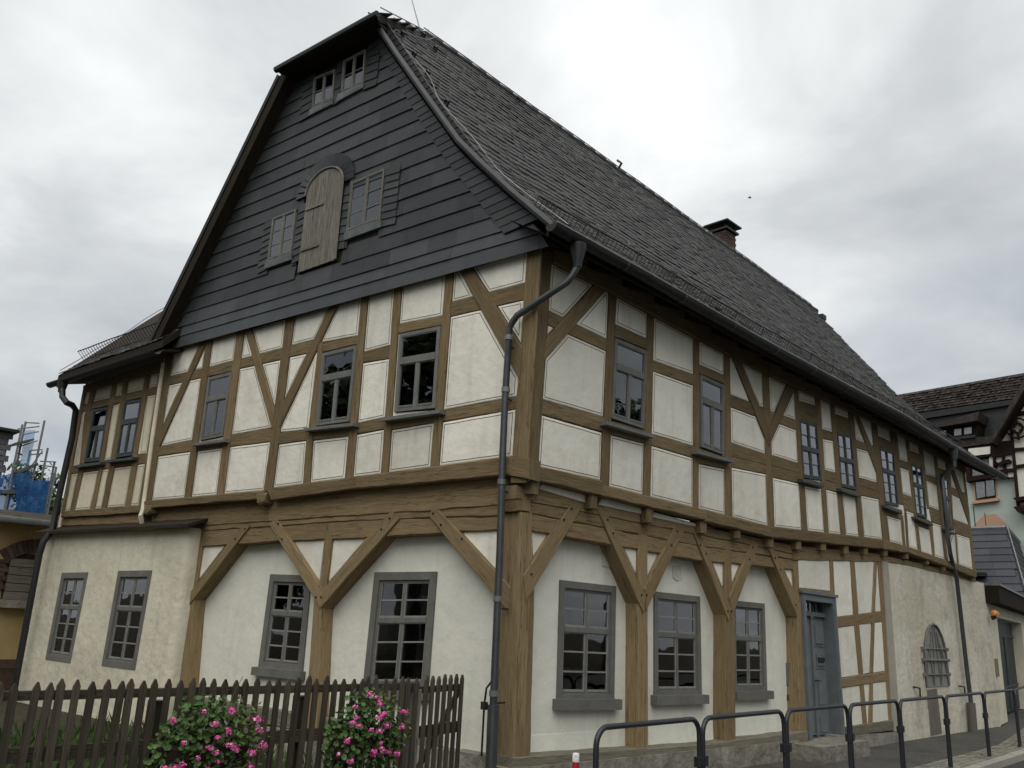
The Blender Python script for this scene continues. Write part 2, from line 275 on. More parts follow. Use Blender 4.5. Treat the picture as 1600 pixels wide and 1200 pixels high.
# ------------------------------------------------------------------ timbers and infill panels
def jit(p, k, amp): return amp*noise.noise(Vector((p[0]*k+3.1, p[1]*k-7.7, (p[2] if len(p) > 2 else 0)*k)))
def timber(name, pl, quad, off, depth, m='timber', ext=.03, amp=.007, px=True, parent=None, cham=.008):
    uz = [pl.uz(x, y, off) for x, y in quad] if px else [Vector(q) for q in quad]
    TL, TR, BR, BL = uz
    if ((TR-TL).length + (BR-BL).length) > ((BL-TL).length + (BR-TR).length): A0, A1, B0, B1 = BL, BR, TL, TR
    else: A0, A1, B0, B1 = BL, TL, BR, TR
    A0, A1, B0, B1 = [v.copy() for v in (A0, A1, B0, B1)]
    dA = (A1-A0).normalized()*ext; dB = (B1-B0).normalized()*ext
    A0 -= dA; A1 += dA; B0 -= dB; B1 += dB
    Ln = max((A1-A0).length, .05); n = max(2, min(60, int(Ln/.12))); wd = (B0-A0).length
    c = min(cham, wd*.2, depth*.3); b = MB(); rings = []; sd = rnd.random()*90
    for i in range(n+1):
        t = i/n; a = A0.lerp(A1, t); d = B0.lerp(B1, t); w = (d-a).normalized()
        ja = amp*noise.noise(Vector((t*Ln*2.3, sd, 0))) ; jb = amp*noise.noise(Vector((t*Ln*2.3, sd+9, 0))); jo = .6*amp*noise.noise(Vector((t*Ln*2.9, sd+20, 0)))
        a = a + w*ja; d = d + w*jb
        ca = c*(1+.9*noise.noise(Vector((t*Ln*4, sd+31, 0)))); cb = c*(1+.9*noise.noise(Vector((t*Ln*4, sd+47, 0))))
        o = off+jo
        rings.append([pl.P(a.x, a.y, off-depth), pl.P(a.x, a.y, o-ca), pl.P((a+w*ca).x, (a+w*ca).y, o), pl.P((d-w*cb).x, (d-w*cb).y, o), pl.P(d.x, d.y, o-cb), pl.P(d.x, d.y, off-depth)])
    vs_ = [p for r in rings for p in r]; fs, us = [], []
    cum = [0, depth, depth+c, depth+wd, depth+wd+c, 2*depth+wd]
    for i in range(n):
        for j in range(5):
            fs.append((i*6+j, i*6+j+1, (i+1)*6+j+1, (i+1)*6+j)); l0, l1 = i/n*Ln, (i+1)/n*Ln
            us.append([(l0, cum[j]), (l0, cum[j+1]), (l1, cum[j+1]), (l1, cum[j])])
    for r_ in (0, n): fs.append(tuple(range(r_*6, r_*6+6))); us.append([(0, q) for q in cum])
    b.add(vs_, fs, 0, us)
    o = b.build(name, m, parent or HOUSE)
    return o, [A0, A1, B1, B0]

def ccw(p):
    a = sum(p[i].x*p[(i+1) % len(p)].y - p[(i+1) % len(p)].x*p[i].y for i in range(len(p)))
    return p if a > 0 else p[::-1]
def area(p): return abs(sum(p[i].x*p[(i+1) % len(p)].y - p[(i+1) % len(p)].x*p[i].y for i in range(len(p))))/2
def regions(outer, obstacles, grow=0):
    vs_, fs = [], []
    for k_, poly in enumerate([outer]+obstacles):
        if grow and k_: poly = inset(ccw([Vector(q) for q in poly]), -grow)
        p = ccw([Vector(q) for q in poly]); fs.append(list(range(len(vs_), len(vs_)+len(p)))); vs_ += p
    V, E_, F, ov, oe, of = delaunay_2d_cdt(vs_, [], fs, 0, 1e-4, True)
    def alt(f):
        t = [Vector(V[j]) for j in f]; return 2*area(t)/max((t[k]-t[k-1]).length for k in range(3))
    keep = [i for i in range(len(F)) if list(of[i]) == [0] and (not grow or alt(F[i]) > .02)]
    em = {}
    for i in keep:
        f = F[i]
        for j in range(3): em.setdefault(frozenset((f[j], f[(j+1) % 3])), []).append(i)
    adj = {i: [] for i in keep}
    for k, l in em.items():
        if len(l) == 2: adj[l[0]].append(l[1]); adj[l[1]].append(l[0])
    seen, comps = set(), []
    for i in keep:
        if i in seen: continue
        st, cm = [i], []
        seen.add(i)
        while st:
            q = st.pop(); cm.append(q)
            for w in adj[q]:
                if w not in seen: seen.add(w); st.append(w)
        comps.append(cm)
    return V, F, comps
def loops_of(V, F, cm):
    nx = {}; cnt = {}
    for i in cm:
        for j in range(3): cnt[(F[i][j], F[i][(j+1) % 3])] = 1
    for (a, b) in cnt:
        if (b, a) not in cnt: nx.setdefault(a, []).append(b)
    res = []
    while nx:
        s0 = next(iter(nx)); lp = [s0]; cur = s0
        while True:
            l = nx.get(cur)
            if not l: break
            b = l.pop()
            if not l: del nx[cur]
            if b in lp:                                     # pinched: cut the finished ring off
                k = lp.index(b); ring = lp[k:]; lp = lp[:k+1]
                if len(ring) > 2: res.append([Vector(V[i]) for i in ring])
                cur = b
                if b not in nx: break
                continue
            lp.append(b); cur = b
    return res
def simple(p):
    n = len(p); cr = lambda a, b, c: (b.x-a.x)*(c.y-a.y)-(b.y-a.y)*(c.x-a.x)
    for i in range(n):
        for j in range(i+2, n):
            if i == 0 and j == n-1: continue
            a, b, c, d = p[i], p[(i+1) % n], p[j], p[(j+1) % n]
            if cr(a, b, c)*cr(a, b, d) < 0 and cr(c, d, a)*cr(c, d, b) < 0: return False
    return True
def sarea(p): return sum(p[i].x*p[(i+1) % len(p)].y - p[(i+1) % len(p)].x*p[i].y for i in range(len(p)))/2
def fill(pl, V, F, cs, off, m='plaster', line=True):
    fb = MB()
    for c in cs:
        ls = loops_of(V, F, c); pos = [l for l in ls if sarea(l) > .0005]; neg = [l for l in ls if sarea(l) < -.02]
        if neg or not pos:
            for i in c: fb.add([pl.P(V[j].x, V[j].y, off-.01) for j in F[i]], [(0, 1, 2)])
        else:
            ta = sum(area([Vector(V[j]) for j in F[i]]) for i in c); q = clean(pos[0]) if len(pos) == 1 else []
            if len(q) > 2 and abs(area(q)-ta) < .12*ta+.004 and simple(q): panel(pl, pos[0], off, m, line)
            else:
                tb = MB()
                for i in c:
                    t = [Vector(V[j]) for j in F[i]]; lm = max((t[k]-t[k-1]).length for k in range(3))
                    if 2*area(t)/lm > .02: tb.prism([pl.P(v.x, v.y, off+.003) for v in t], [pl.P(v.x, v.y, off-.06) for v in t])
                if tb.v: tb.build('infill_panel', m, HOUSE)
    if fb.v: fb.build('backing', 'timber', HOUSE)
def clean(p, eps=.012, mind=.03):
    q = list(p); ch = True
    while ch and len(q) > 3:
        ch = False
        for i in range(len(q)):
            a, b, c = q[i-1], q[i], q[(i+1) % len(q)]; d = c-a
            if d.length < 1e-6 or abs((b-a).x*d.y-(b-a).y*d.x)/d.length < eps or (b-a).length < mind or (len(q) > 3 and (a-b).normalized().dot((c-b).normalized()) > .96):
                q.pop(i); ch = True; break
    return q
def inset(p, d):
    n = len(p); out_ = []
    for i in range(n):
        a, b, c = p[i-1], p[i], p[(i+1) % n]
        e1 = (b-a).normalized(); e2 = (c-b).normalized(); n1 = Vector((-e1.y, e1.x)); n2 = Vector((-e2.y, e2.x))
        m_ = n1+n2
        if m_.length < .2: m_ = n1
        m_ = m_.normalized(); k = max(m_.dot(n1), .35); out_.append(b + m_*(d/k))
    return out_
def panel(pl, loop, off, m='plaster', line=True, parent=None):
    p = ccw(clean(loop))
    if len(p) < 3 or area(p) < .002: return
    q = []
    for i in range(len(p)):
        a, b = p[i], p[(i+1) % len(p)]; k = max(1, int((b-a).length/.22)); nn_ = (b-a).normalized(); nn_ = Vector((-nn_.y, nn_.x))
        for j in range(k):
            v = a.lerp(b, j/k)
            if j: v = v + nn_*jit((v.x, v.y, off), 4, .004)
            q.append(v)
    per = sum((p[i]-p[i-1]).length for i in range(len(p))); inr = 2*area(p)/per
    ds = [(0, -.004), (.010, .003)]
    if line and inr > .085: ds += [(.030, .005), (.040, .005)]
    elif line and inr > .05: ds += [(.018, .005), (.026, .005)]
    if inr < .03: ds = [(0, -.004)]
    if inr < .016: m = 'timber'
    b = MB(); n = len(q); rings = []
    for d, o in ds:
        iq = inset(q, d)
        if any((iq[(i+1) % n]-iq[i]).dot(q[(i+1) % n]-q[i]) <= 0 for i in range(n)) and rings: break
        rings.append([pl.P(v.x, v.y, off+o) for v in iq])
    back = [pl.P(v.x, v.y, off-.08) for v in q]
    allr = [back]+rings; vs_ = [v for r in allr for v in r]; fs, mi = [], []
    for r in range(len(allr)-1):
        for i in range(n):
            fs.append((r*n+i, r*n+(i+1) % n, (r+1)*n+(i+1) % n, (r+1)*n+i)); mi.append(1 if (r == 3 and len(ds) == 4 and len(rings) == 4) else 0)
    fs.append(list(range((len(allr)-1)*n, len(allr)*n))); mi.append(0)
    fs.append(list(range(n))[::-1]); mi.append(0)
    b.add(vs_, fs); b.mi = mi
    return b.build('infill_panel', [m, 'line'], parent or HOUSE)

# ------------------------------------------------------------------ windows
def window(pl, quad, off, rows, fwid=.05, surround=0, cols=2, fm='grey_paint', sm='grey_stone', sill=None, sill_px=None, trans=.62, px=True, bsur=None, sashm=None, room=.5, curtain=None, depth=.07, bar=.02, parent=None, mull=.05, twid=.07, sout=.0):
    """quad TL,TR,BR,BL; rows=(upper rows, lower rows), upper 0 = no transom"""
    uz = [pl.uz(x, y, off) for x, y in quad] if px else [Vector(q) for q in quad]
    TL, TR, BR, BL = uz; Wd = ((TR-TL).length+(BR-BL).length)/2; Ht = ((TL-BL).length+(TR-BR).length)/2
    def q(s_, t_, o): v = (BL.lerp(BR, s_)).lerp(TL.lerp(TR, s_), t_); return pl.P(v.x, v.y, off+o)
    def bx(b, s0, s1, t0, t1, f, k, mi=0): b.hexa([q(s0, t0, f), q(s1, t0, f), q(s1, t1, f), q(s0, t1, f)], [q(s0, t0, k), q(s1, t0, k), q(s1, t1, k), q(s0, t1, k)], mi)
    b = MB(); a, c = surround/Wd, surround/Ht
    a_, c_ = (fwid)/Wd, (fwid)/Ht
    cb_ = (surround if bsur is None else bsur)/Ht
    S0, S1, T0, T1 = a, 1-a, cb_, 1-c
    if surround:
        bx(b, 0, a, 0, 1, sout, -.12); bx(b, 1-a, 1, 0, 1, sout, -.12); bx(b, a, 1-a, 1-c, 1, sout, -.12); bx(b, a, 1-a, 0, cb_, sout, -.12)
        w = b.build('window', sm, parent or HOUSE)
        b = MB(); kin = 'frame'
    else: kin, w = 'window', None
    f, k = (-.025 if surround else 0.0), -.1
    bx(b, S0, S0+a_, T0, T1, f, k); bx(b, S1-a_, S1, T0, T1, f, k); bx(b, S0+a_, S1-a_, T1-c_, T1, f, k); bx(b, S0+a_, S1-a_, T0, T0+c_, f, k)
    o = b.build(kin, fm, w or parent or HOUSE)
    if w is None: w = o
    s0, s1, t0, t1 = S0+a_, S1-a_, T0+c_, T1-c_
    g = f-.020
    bands = []
    if rows[0]:
        tm = t0+(t1-t0)*trans; h = twid/Ht/2
        part('transom', w, lambda b: bx(b, s0, s1, tm-h, tm+h, .006+f, k), fm); bands = [(t0, tm-h, rows[1]), (tm+h, t1, rows[0])]
    else: bands = [(t0, t1, rows[1])]
    for bi, (x0, x1, nr) in enumerate(bands):
        nc = 1 if (bi == 1 and rows == (1, 1)) else cols
        mw = mull/Wd
        if nc > 1: part('mullion', w, lambda b: [bx(b, s0+(s1-s0)*i/nc-mw/2, s0+(s1-s0)*i/nc+mw/2, x0, x1, f-.003, k) for i in range(1, nc)], fm)
        for i in range(nc):
            c0 = s0+(s1-s0)*i/nc + (mw/2 if i else 0); c1 = s0+(s1-s0)*(i+1)/nc - (mw/2 if i < nc-1 else 0)
            fx, fy = .014/Wd, .014/Ht
            def sash(b):
                bx(b, c0, c0+fx, x0, x1, f-.008, k); bx(b, c1-fx, c1, x0, x1, f-.008, k); bx(b, c0+fx, c1-fx, x0, x0+fy*1.8, f+.006, k); bx(b, c0+fx, c1-fx, x1-fy, x1, f-.008, k)
                for r in range(1, nr): y = x0+(x1-x0)*r/nr; bx(b, c0+fx, c1-fx, y-bar/Ht/2, y+bar/Ht/2, f-.010, k+.02)
            part('sash', w, sash, sashm or fm)
            for r in range(nr):
                y0, y1 = x0+(x1-x0)*r/nr, x0+(x1-x0)*(r+1)/nr; tl = rnd.uniform(-.004, .004)
                part('pane', w, lambda b: b.hexa([q(c0, y0, g), q(c1, y0, g), q(c1, y1, g+tl), q(c0, y1, g+tl)], [q(c0, y0, g-.004), q(c1, y0, g-.004), q(c1, y1, g+tl-.004), q(c0, y1, g+tl-.004)]), 'glass')
    rd = -room
    def rm(b):
        A = [q(S0, T0, k), q(S1, T0, k), q(S1, T1, k), q(S0, T1, k)]; B = [q(S0, T0, rd), q(S1, T0, rd), q(S1, T1, rd), q(S0, T1, rd)]
        b.add(A+B, [(4, 5, 6, 7), (0, 4, 7, 3), (1, 2, 6, 5), (0, 1, 5, 4), (3, 7, 6, 2)])
    part('dark_interior', w, rm, 'room')
    if curtain:
        def cu(b, xa, xb, y0, y1, dp):
            n = 14; v = []
            for i in range(n+1):
                s_ = xa+(xb-xa)*i/n; dd = dp + (0 if mm == 'blind' else .012)*math.sin(i*1.9+xa*9)
                v += [q(s_, y0, dd), q(s_, y1, dd)]
            b.add(v, [(2*i, 2*i+2, 2*i+3, 2*i+1) for i in range(n)])
        for xa, xb, y0, y1, mm in curtain:
            part('curtain', w, lambda b: cu(b, s0+(s1-s0)*xa, s0+(s1-s0)*xb, t0+(t1-t0)*y0, t0+(t1-t0)*y1, g-.022), mm)
    if sill_px:
        e_ = [pl.uz(x, y, off+.09) for x, y in sill_px]; th = sill or .05
        part('window_sill', w, lambda b: b.hexa([pl.P(e_[0].x, e_[0].y-th, off+.09), pl.P(e_[1].x, e_[1].y-th, off+.09), pl.P(e_[1].x, e_[1].y-.006, off+.09), pl.P(e_[0].x, e_[0].y-.006, off+.09)],
             [pl.P(e_[0].x, e_[0].y-th, off-.03), pl.P(e_[1].x, e_[1].y-th, off-.03), pl.P(e_[1].x, e_[1].y+.012, off-.03), pl.P(e_[0].x, e_[0].y+.012, off-.03)]), fm)
    elif sill:
        ov, th, pr = sill
        part('window_sill', w, lambda b: bx(b, -ov/Wd, 1+ov/Wd, -th/Ht, .0, pr, -.08), sm)
    return [uz[3], uz[2], uz[1], uz[0]]
#BODY
def wallmesh(name, pl, outer_, hl, off, m, thick=.12, parent=HOUSE):
    V, F, cs_ = regions(outer_, hl); b = MB()
    for c in cs_:
        for i in c: b.add([pl.P(V[j].x, V[j].y, off) for j in F[i]], [(0, 1, 2)])
    return b.build(name, m, parent)
# ================================================================== the house: upper storey, long wall
OV = .12
RU_posts = [
 [(844,388),(864,398),(842,726),(822,750)],
 [(953,450),(964,456),(952,760),(940,758)], [(1013,484),(1023,490),(1017,778),(1006,776)], [(1085,522),(1094,528),(1092,796),(1084,792)],
 [(1132,548),(1141,554),(1145,810),(1134,806)], [(1192,577),(1202,583),(1211,826),(1201,822)], [(1242,608),(1248,612),(1263,832),(1254,829)],
 [(1274,618),(1282,622),(1296,836),(1289,832)], [(1298,628),(1304,632),(1323,839),(1315,836)], [(1326,638),(1334,643),(1351,841),(1343,838)],
 [(1362,655),(1370,659),(1391,850),(1381,847)], [(1391,672),(1402,677),(1412,786),(1405,785)], [(1408,806),(1411.5,808),(1415.6,853),(1412,852)], [(1414,796),(1416.5,798),(1421,856),(1418,854)],
 [(1415,681),(1420,687),(1440,862),(1435,859)], [(1436,694),(1442,698),(1452.5,793),(1449,792)], [(1453,826),(1457,818),(1461,870),(1458,868)],
 [(1459,706),(1464,711),(1482,877),(1477,875)], [(1478,720),(1484,723),(1491,827),(1486,826)], [(1493,836),(1495,837),(1499,885),(1497,883)], [(1505,735),(1508,738),(1525,893),(1521,889)]]
RU_rails = [
 [(849,625),(943,652),(942,674),(848,648)], [(946,654),(1010,672),(1010,693),(944,676)], [(1020,679),(1086,698),(1086,716),(1019,696)],
 [(1092,700),(1136,715),(1136,733),(1092,724)], [(1143,692),(1199,711),(1200,727),(1144,713)], [(1144,713),(1200,727),(1200,741),(1145,730)],
 [(1207,712),(1256,727),(1255,741),(1208,728)], [(1208,728),(1255,741),(1252,756),(1210,746)], [(1256,747),(1288,756),(1286,764),(1258,759)],
 [(1286,734),(1309,740),(1311,757),(1288,749)], [(1288,749),(1311,757),(1311,770),(1291,764)], [(1315,761),(1345,771),(1341,774),(1318,770)],
 [(1342,747),(1373,755),(1375,769),(1344,759)], [(1344,759),(1375,769),(1375,780),(1346,774)], [(1384,789),(1409,798),(1408,812),(1386,805)],
 [(1411,772),(1427,778),(1429,802),(1414,797)], [(1433,807),(1457,817),(1454,828),(1437,822)], [(1452,792),(1470,799),(1472,821),(1456,815)], [(1490,812),(1514,821),(1516,841),(1494,833)],
 [(858,486),(946,529),(945,547),(856,507)], [(964,508),(1012,530),(1011,546),(963,527)], [(1022,564),(1085,586),(1084,602),(1020,579)],
 [(1094,570),(1132,587),(1132,600),(1095,584)], [(1142,617),(1196,638),(1196,656),(1143,636)], [(1203,642),(1244,657),(1245,672),(1206,657)],
 [(1249,626),(1276,634),(1277,664),(1250,655)], [(1283,670),(1302,676),(1304,689),(1285,685)], [(1304,646),(1327,654),(1331,681),(1309,676)],
 [(1337,687),(1366,697),(1367,708),(1338,699)], [(1371,680),(1392,690),(1397,707),(1375,699)], [(1404,717),(1420,723),(1423,736),(1407,730)],
 [(1419,702),(1438,710),(1441,731),(1424,724)], [(1444,740),(1463,747),(1465,758),(1447,750)], [(1463,729),(1481,736),(1483,750),(1466,742)], [(1485,760),(1509,771),(1511,784),(1487,772)]]
RU_braces = [
 [(855,527),(930,444),(948,453),(852,562)], [(1146,560),(1159,567),(1200,664),(1200,693)], [(1233,596),(1244,607),(1203,696),(1202,668)],
 [(1335,643),(1341,647),(1372,720),(1372,742)], [(1485,732),(1491,735),(1514,796),(1513,814)]]
WQ = dict(
 W1=[(962,528),(1012,549),(1007,670),(956,653)], W2=[(1095,585),(1132,602),(1132,711),(1097,698)], W3=[(1250,655),(1277,664),(1284,750),(1256,746)],
 W4=[(1309,676),(1331,681),(1339,765),(1315,760)], W5=[(1375,699),(1397,707),(1404.5,792),(1384,787)], W6=[(1424,724),(1441,731),(1449,810),(1432.5,805)], W7=[(1467,742),(1483,750),(1491,828),(1479,824)])
obs = []; wobs = []
for i, q in enumerate(RU_posts): obs.append(timber('post', RP, q, OV+(.012 if i else .02)+rnd.uniform(-.003, .003), .2 if i else .24)[1])
for q in RU_rails: obs.append(timber('rail', RP, q, OV+.004+rnd.uniform(-.002, .002), .16)[1])
for q in RU_braces: obs.append(timber('brace', RP, q, OV+.020+rnd.uniform(-.002, .002), .16)[1])
cw = 'blind'
wobs.append(window(RP, WQ['W1'], OV+.03, (1, 1), trans=.66, sill_px=[(948,657),(1023,679)], fm='grey_paint', curtain=[(0, .3, 0, .6, 'curtain')]))
wobs.append(window(RP, WQ['W2'], OV+.03, (1, 1), trans=.66, sill_px=[(1090,703),(1147,718)], fm='grey_paint', curtain=[(0, 1, .05, .95, 'curtain')]))
for k, rr, sp in (('W3', (2, 2), [(1255,748),(1288,757)]), ('W4', (2, 2), [(1315,763),(1346,773)]), ('W5', (2, 3), [(1384,789),(1410,799)]), ('W6', (2, 3), [(1432,807),(1458,818)]), ('W7', (2, 3), [(1479,826),(1493,832)])):
    wobs.append(window(RP, WQ[k], OV+.02, rr, trans=.5 if rr[1] == 2 else .6, sill_px=sp, fm='blue_paint', mull=.055, twid=.055, fwid=.032, bar=.014, curtain=[(0, 1, 0, 1, 'blind')] if k != 'W4' else [(.5, 1, 0, 1, 'blind'), (0, .5, .5, 1, 'blind')]))
# plate under the eaves and sill beams of the jetty
plate = [(862,411),(964,464),(1084,528),(1202,588),(1298,630),(1402,677),(1507,739)]
pu = [RP.uz(x, y, OV) for x, y in plate]
obs_plate = []
for a, b in zip(pu[:-1], pu[1:]):
    _, qd = timber('beam', RP, [(a.x, a.y+.42), (b.x, b.y+.42), (b.x, b.y), (a.x, a.y)], OV+.035, .2, px=False, ext=.0); obs.append(qd)
sills = [[(838,728),(941,751),(940,775),(842,752)], [(941,757),(1104,797),(1104,813),(941,775)], [(1102,796),(1206,823),(1206,839),(1102,815)], [(1206,823),(1380,843),(1380,858),(1206,840)], [(1380,843),(1420,854),(1420,864),(1380,858)], [(1420,854),(1482,876),(1482,886),(1420,864)], [(1482,876),(1527,892),(1525,903),(1482,886)]]
sq = []
for i, q in enumerate(sills):
    _, qd = timber('beam', RP, q, OV+.045+.004*(i % 2), .26, ext=.01, amp=.012, cham=.014); sq.append(qd); obs.append(qd)
low = [RP.uz(x, y, OV) for x, y in [(822,750),(842,752),(940,775),(1104,813),(1206,839),(1380,858),(1420,864),(1482,886),(1525,903)]]
outer = [p for p in low] + [RP.uz(1508,739,OV)+Vector((0, .1))] + [p+Vector((0, .1)) for p in pu[::-1]][1:] + [RP.uz(846,392,OV)]
obs += wobs; V_, F_, cs = regions(outer, obs, .009)
fill(RP, V_, F_, cs, OV-.004); wallmesh('backing', RP, outer, wobs, OV-.09, 'timber')
# joist ends under the jetty, and the plaster strip between
for (x, y) in [(836,752),(929,776),(1016,799),(1100,820),(1154,829),(1205,843),(1249,847),(1287,849),(1323,855),(1353,856),(1384,859),(1417,864),(1449,873),(1475,883),(1521,899)]:
    p = RP.uz(x, y, OV)
    hh = .2 if x < 1090 else .17
    timber('joist_end', RP, [(p.x-.085, p.y+.04), (p.x+.085, p.y+.04), (p.x+.07, p.y-hh+.05), (p.x-.07, p.y-hh+.05)], OV+.012, .5, px=False, ext=0, amp=.015, cham=.03)
for q in ([(846,755),(926,776),(914,785),(844,764)], [(941,776),(1012,797),(1008,804),(936,789)], [(1022,800),(1096,820),(1088,823),(1020,808)]):
    panel(RP, [RP.uz(x, y, .03) for x, y in q], .03, line=False)
# beams over the ground floor of the long wall
gb = [([(806,758),(844,763),(1085,820),(1240,852),(1240,866),(1085,834),(834,785),(806,779)], .012), ([(806,779),(834,785),(1085,834),(1240,866),(1240,874),(1085,852),(832,803),(808,798)], .0), ([(828,803),(1085,852),(1240,875),(1240,890),(1085,875),(830,829)], -.006)]
for (poly, of) in gb:
    n = len(poly)//2; tp, bt = poly[:n], poly[n:][::-1]
    for i in range(n-1): timber('beam', RP, [tp[i], tp[i+1], bt[i+1], bt[i]], of, .26 if of > -.001 else .22, 'timber_low', ext=.0, amp=.012, cham=.012)
for q, of in (([(1240,852),(1377,866),(1377,878),(1240,875)], .02), ([(1377,868),(1420,876),(1420,884),(1377,877)], .03), ([(1420,876),(1490,893),(1490,901),(1420,884)], .03), ([(1490,893),(1524,903),(1524,910),(1490,901)], .03)):
    timber('beam', RP, q, of, .3, 'timber_low', ext=0, amp=.01)
# ------------------------------------------------------------------ ground floor frame, long wall
D = .215
def lowt(name, q, off=0, depth=D, pl=RP, **k): return timber(name, pl, q, off, depth, 'timber_low', **k)
part('post', HOUSE, lambda b: None, 'timber_low') if 0 else None
lowt('post', [(814,800),(832.6,801),(819,1189),(802,1189)], .004, .3, ext=.0)
lowt('post', [(998,832),(1012,834),(1012.5,945),(997,945)], -.004); lowt('post', [(997.4,940),(1012.6,940),(1012.9,1180),(997.2,1180)], .0, ext=0)
lowt('post', [(1132.5,856),(1142,858),(1146,960),(1133,960)], -.004); lowt('post', [(1133.4,955),(1148,955),(1149.8,1166),(1134,1166)], 0, ext=0)
lowt('post', [(1239,870),(1248.5,872),(1252,950),(1244,950)], -.004); lowt('post', [(1245.5,945),(1255,940),(1262,1146),(1249.5,1146)], 0, ext=0)
for q in ([(899,779),(911,791),(822,942),(819,899)], [(931,790),(945,793),(1009,930),(1006,958)], [(1057,818),(1069,831),(1010,955),(1008,920)], [(1083,830),(1094,834),(1142,950),(1139,970)], [(1177,843),(1185,852),(1143,968),(1141,932)], [(1201,857),(1210,858),(1248,936),(1246,963)]):
    lowt('brace', q, .022, .24, ext=.0)
for q in ([(830,826),(863,832),(828,890)], [(972,850),(1000,854),(999,908)], [(1010,857),(1036,862),(1011,910)], [(1111,873),(1134,877),(1134,930)], [(1142,879),(1162,883),(1143,930)], [(1224,887),(1241,890),(1242,928)]):
    panel(RP, [RP.uz(x, y, -.05) for x, y in q], -.05, 'plaster', False)
pegs = [(893,795),(881,812),(830,897),(949,812),(958,833),(1002,930),(1010,930),(1058,830),(1049,852),(1094,852),(1103,865),(1137,955),(1143,955),(1176,855),(1171,874),(1211,872),(1219,890),(1243,945)]
for x, y in pegs:
    p = RP.uz(x, y, .022); part('peg', HOUSE, lambda b: b.tube([RP.P(p.x, p.y, .0), RP.P(p.x, p.y, .034)], .013, 7), 'dark_wood')
timber('beam', RP, [(801,1184),(982,1171),(982,1193),(800,1212)], .05, .3, 'timber_old', ext=0, amp=.012); timber('beam', RP, [(982,1171),(1093,1164),(1093,1183),(982,1193)], .05, .3, 'timber_old', ext=0, amp=.012); timber('beam', RP, [(1093,1164),(1262,1143),(1262,1161),(1093,1183)], .05, .3, 'timber_old', ext=0, amp=.012)
# recessed ground-floor wall with its windows
RW = -.205
gw = [[(876,906),(963,916),(960,1092),(871,1092)], [(1023,924),(1094,932),(1097,1085),(1023,1086)], [(1145,938),(1195,943),(1199,1079),(1147,1080)]]
cur = [[(.3, .48, 0, .62, 'curtain'), (.62, .8, 0, .62, 'curtain'), (0, .12, 0, 1, 'curtain')], [(.1, .35, 0, .6, 'curtain'), (.55, .62, .1, .6, 'curtain')], [(.2, .42, 0, .6, 'curtain')]]
holes = []
for q, cc in zip(gw, cur):
    holes.append(window(RP, q, RW+.025, (2, 3), surround=.085, bsur=.05, fwid=.028, mull=.042, twid=.06, sashm='light_bar', fm='grey_paint', sm='grey_stone', sill=(.06, .12, .08), curtain=cc, trans=.61))
wallmesh('wall', RP, [(.0, -.3), (6.62, -.3), (6.62, 2.95), (.0, 3.0)], holes, RW, 'plaster_low')
# lower skirting of the plaster, rounded patches, letter plate
for x0, x1 in ((.2, 2.1), (2.55, 4.3), (4.75, 6.2)):
    part('skirting', HOUSE, lambda b: b.hexa([RP.P(x0, .05, RW+.03), RP.P(x1, .05, RW+.03), RP.P(x1, .43, RW+.008), RP.P(x0, .45, RW+.008)], [RP.P(x0, .05, RW-.02), RP.P(x1, .05, RW-.02), RP.P(x1, .43, RW-.02), RP.P(x0, .45, RW-.02)]), 'plaster_low')
for poly in ([(939,866),(951,864),(955,881),(949,887),(940,884)], [(1050,884),(1063,884),(1064,905),(1058,908),(1051,903)]):
    part('plaster_patch', HOUSE, lambda b: b.prism([RP.P(*RP.uz(x, y, RW), RW+.012) for x, y in poly], [RP.P(*RP.uz(x, y, RW), RW-.01) for x, y in poly]), 'stained')
p0 = RP.uz(1231, 1035, RW); p1 = RP.uz(1231, 1071, RW)
part('name_plate', HOUSE, lambda b: b.box(RP.P(p0.x, (p0.y+p1.y)/2, RW+.02), (.16, .04, .34)), 'grey_paint')
p0 = RP.uz(1231, 1090, RW); part('bell_push', HOUSE, lambda b: b.box(RP.P(p0.x, p0.y, RW+.015), (.07, .03, .09)), 'zinc_dark')
# plinth
def plinth(b):
    n = 40
    for i in range(n):
        x0, x1 = -.12+6.5*i/n, -.12+6.5*(i+1)/n
        f = lambda x, z: .075+.025*noise.noise(Vector((x*2.1, z*3, 2)))
        zt = lambda x: .24-.012*x
        b.hexa([RP.P(x0, -.5, f(x0, 0)), RP.P(x1, -.5, f(x1, 0)), RP.P(x1, zt(x1)-.06, f(x1, 1)), RP.P(x0, zt(x0)-.06, f(x0, 1))], [RP.P(x0, -.5, -.3), RP.P(x1, -.5, -.3), RP.P(x1, zt(x1)-.06, -.3), RP.P(x0, zt(x0)-.06, -.3)])
part('plinth', HOUSE, plinth, 'stone')
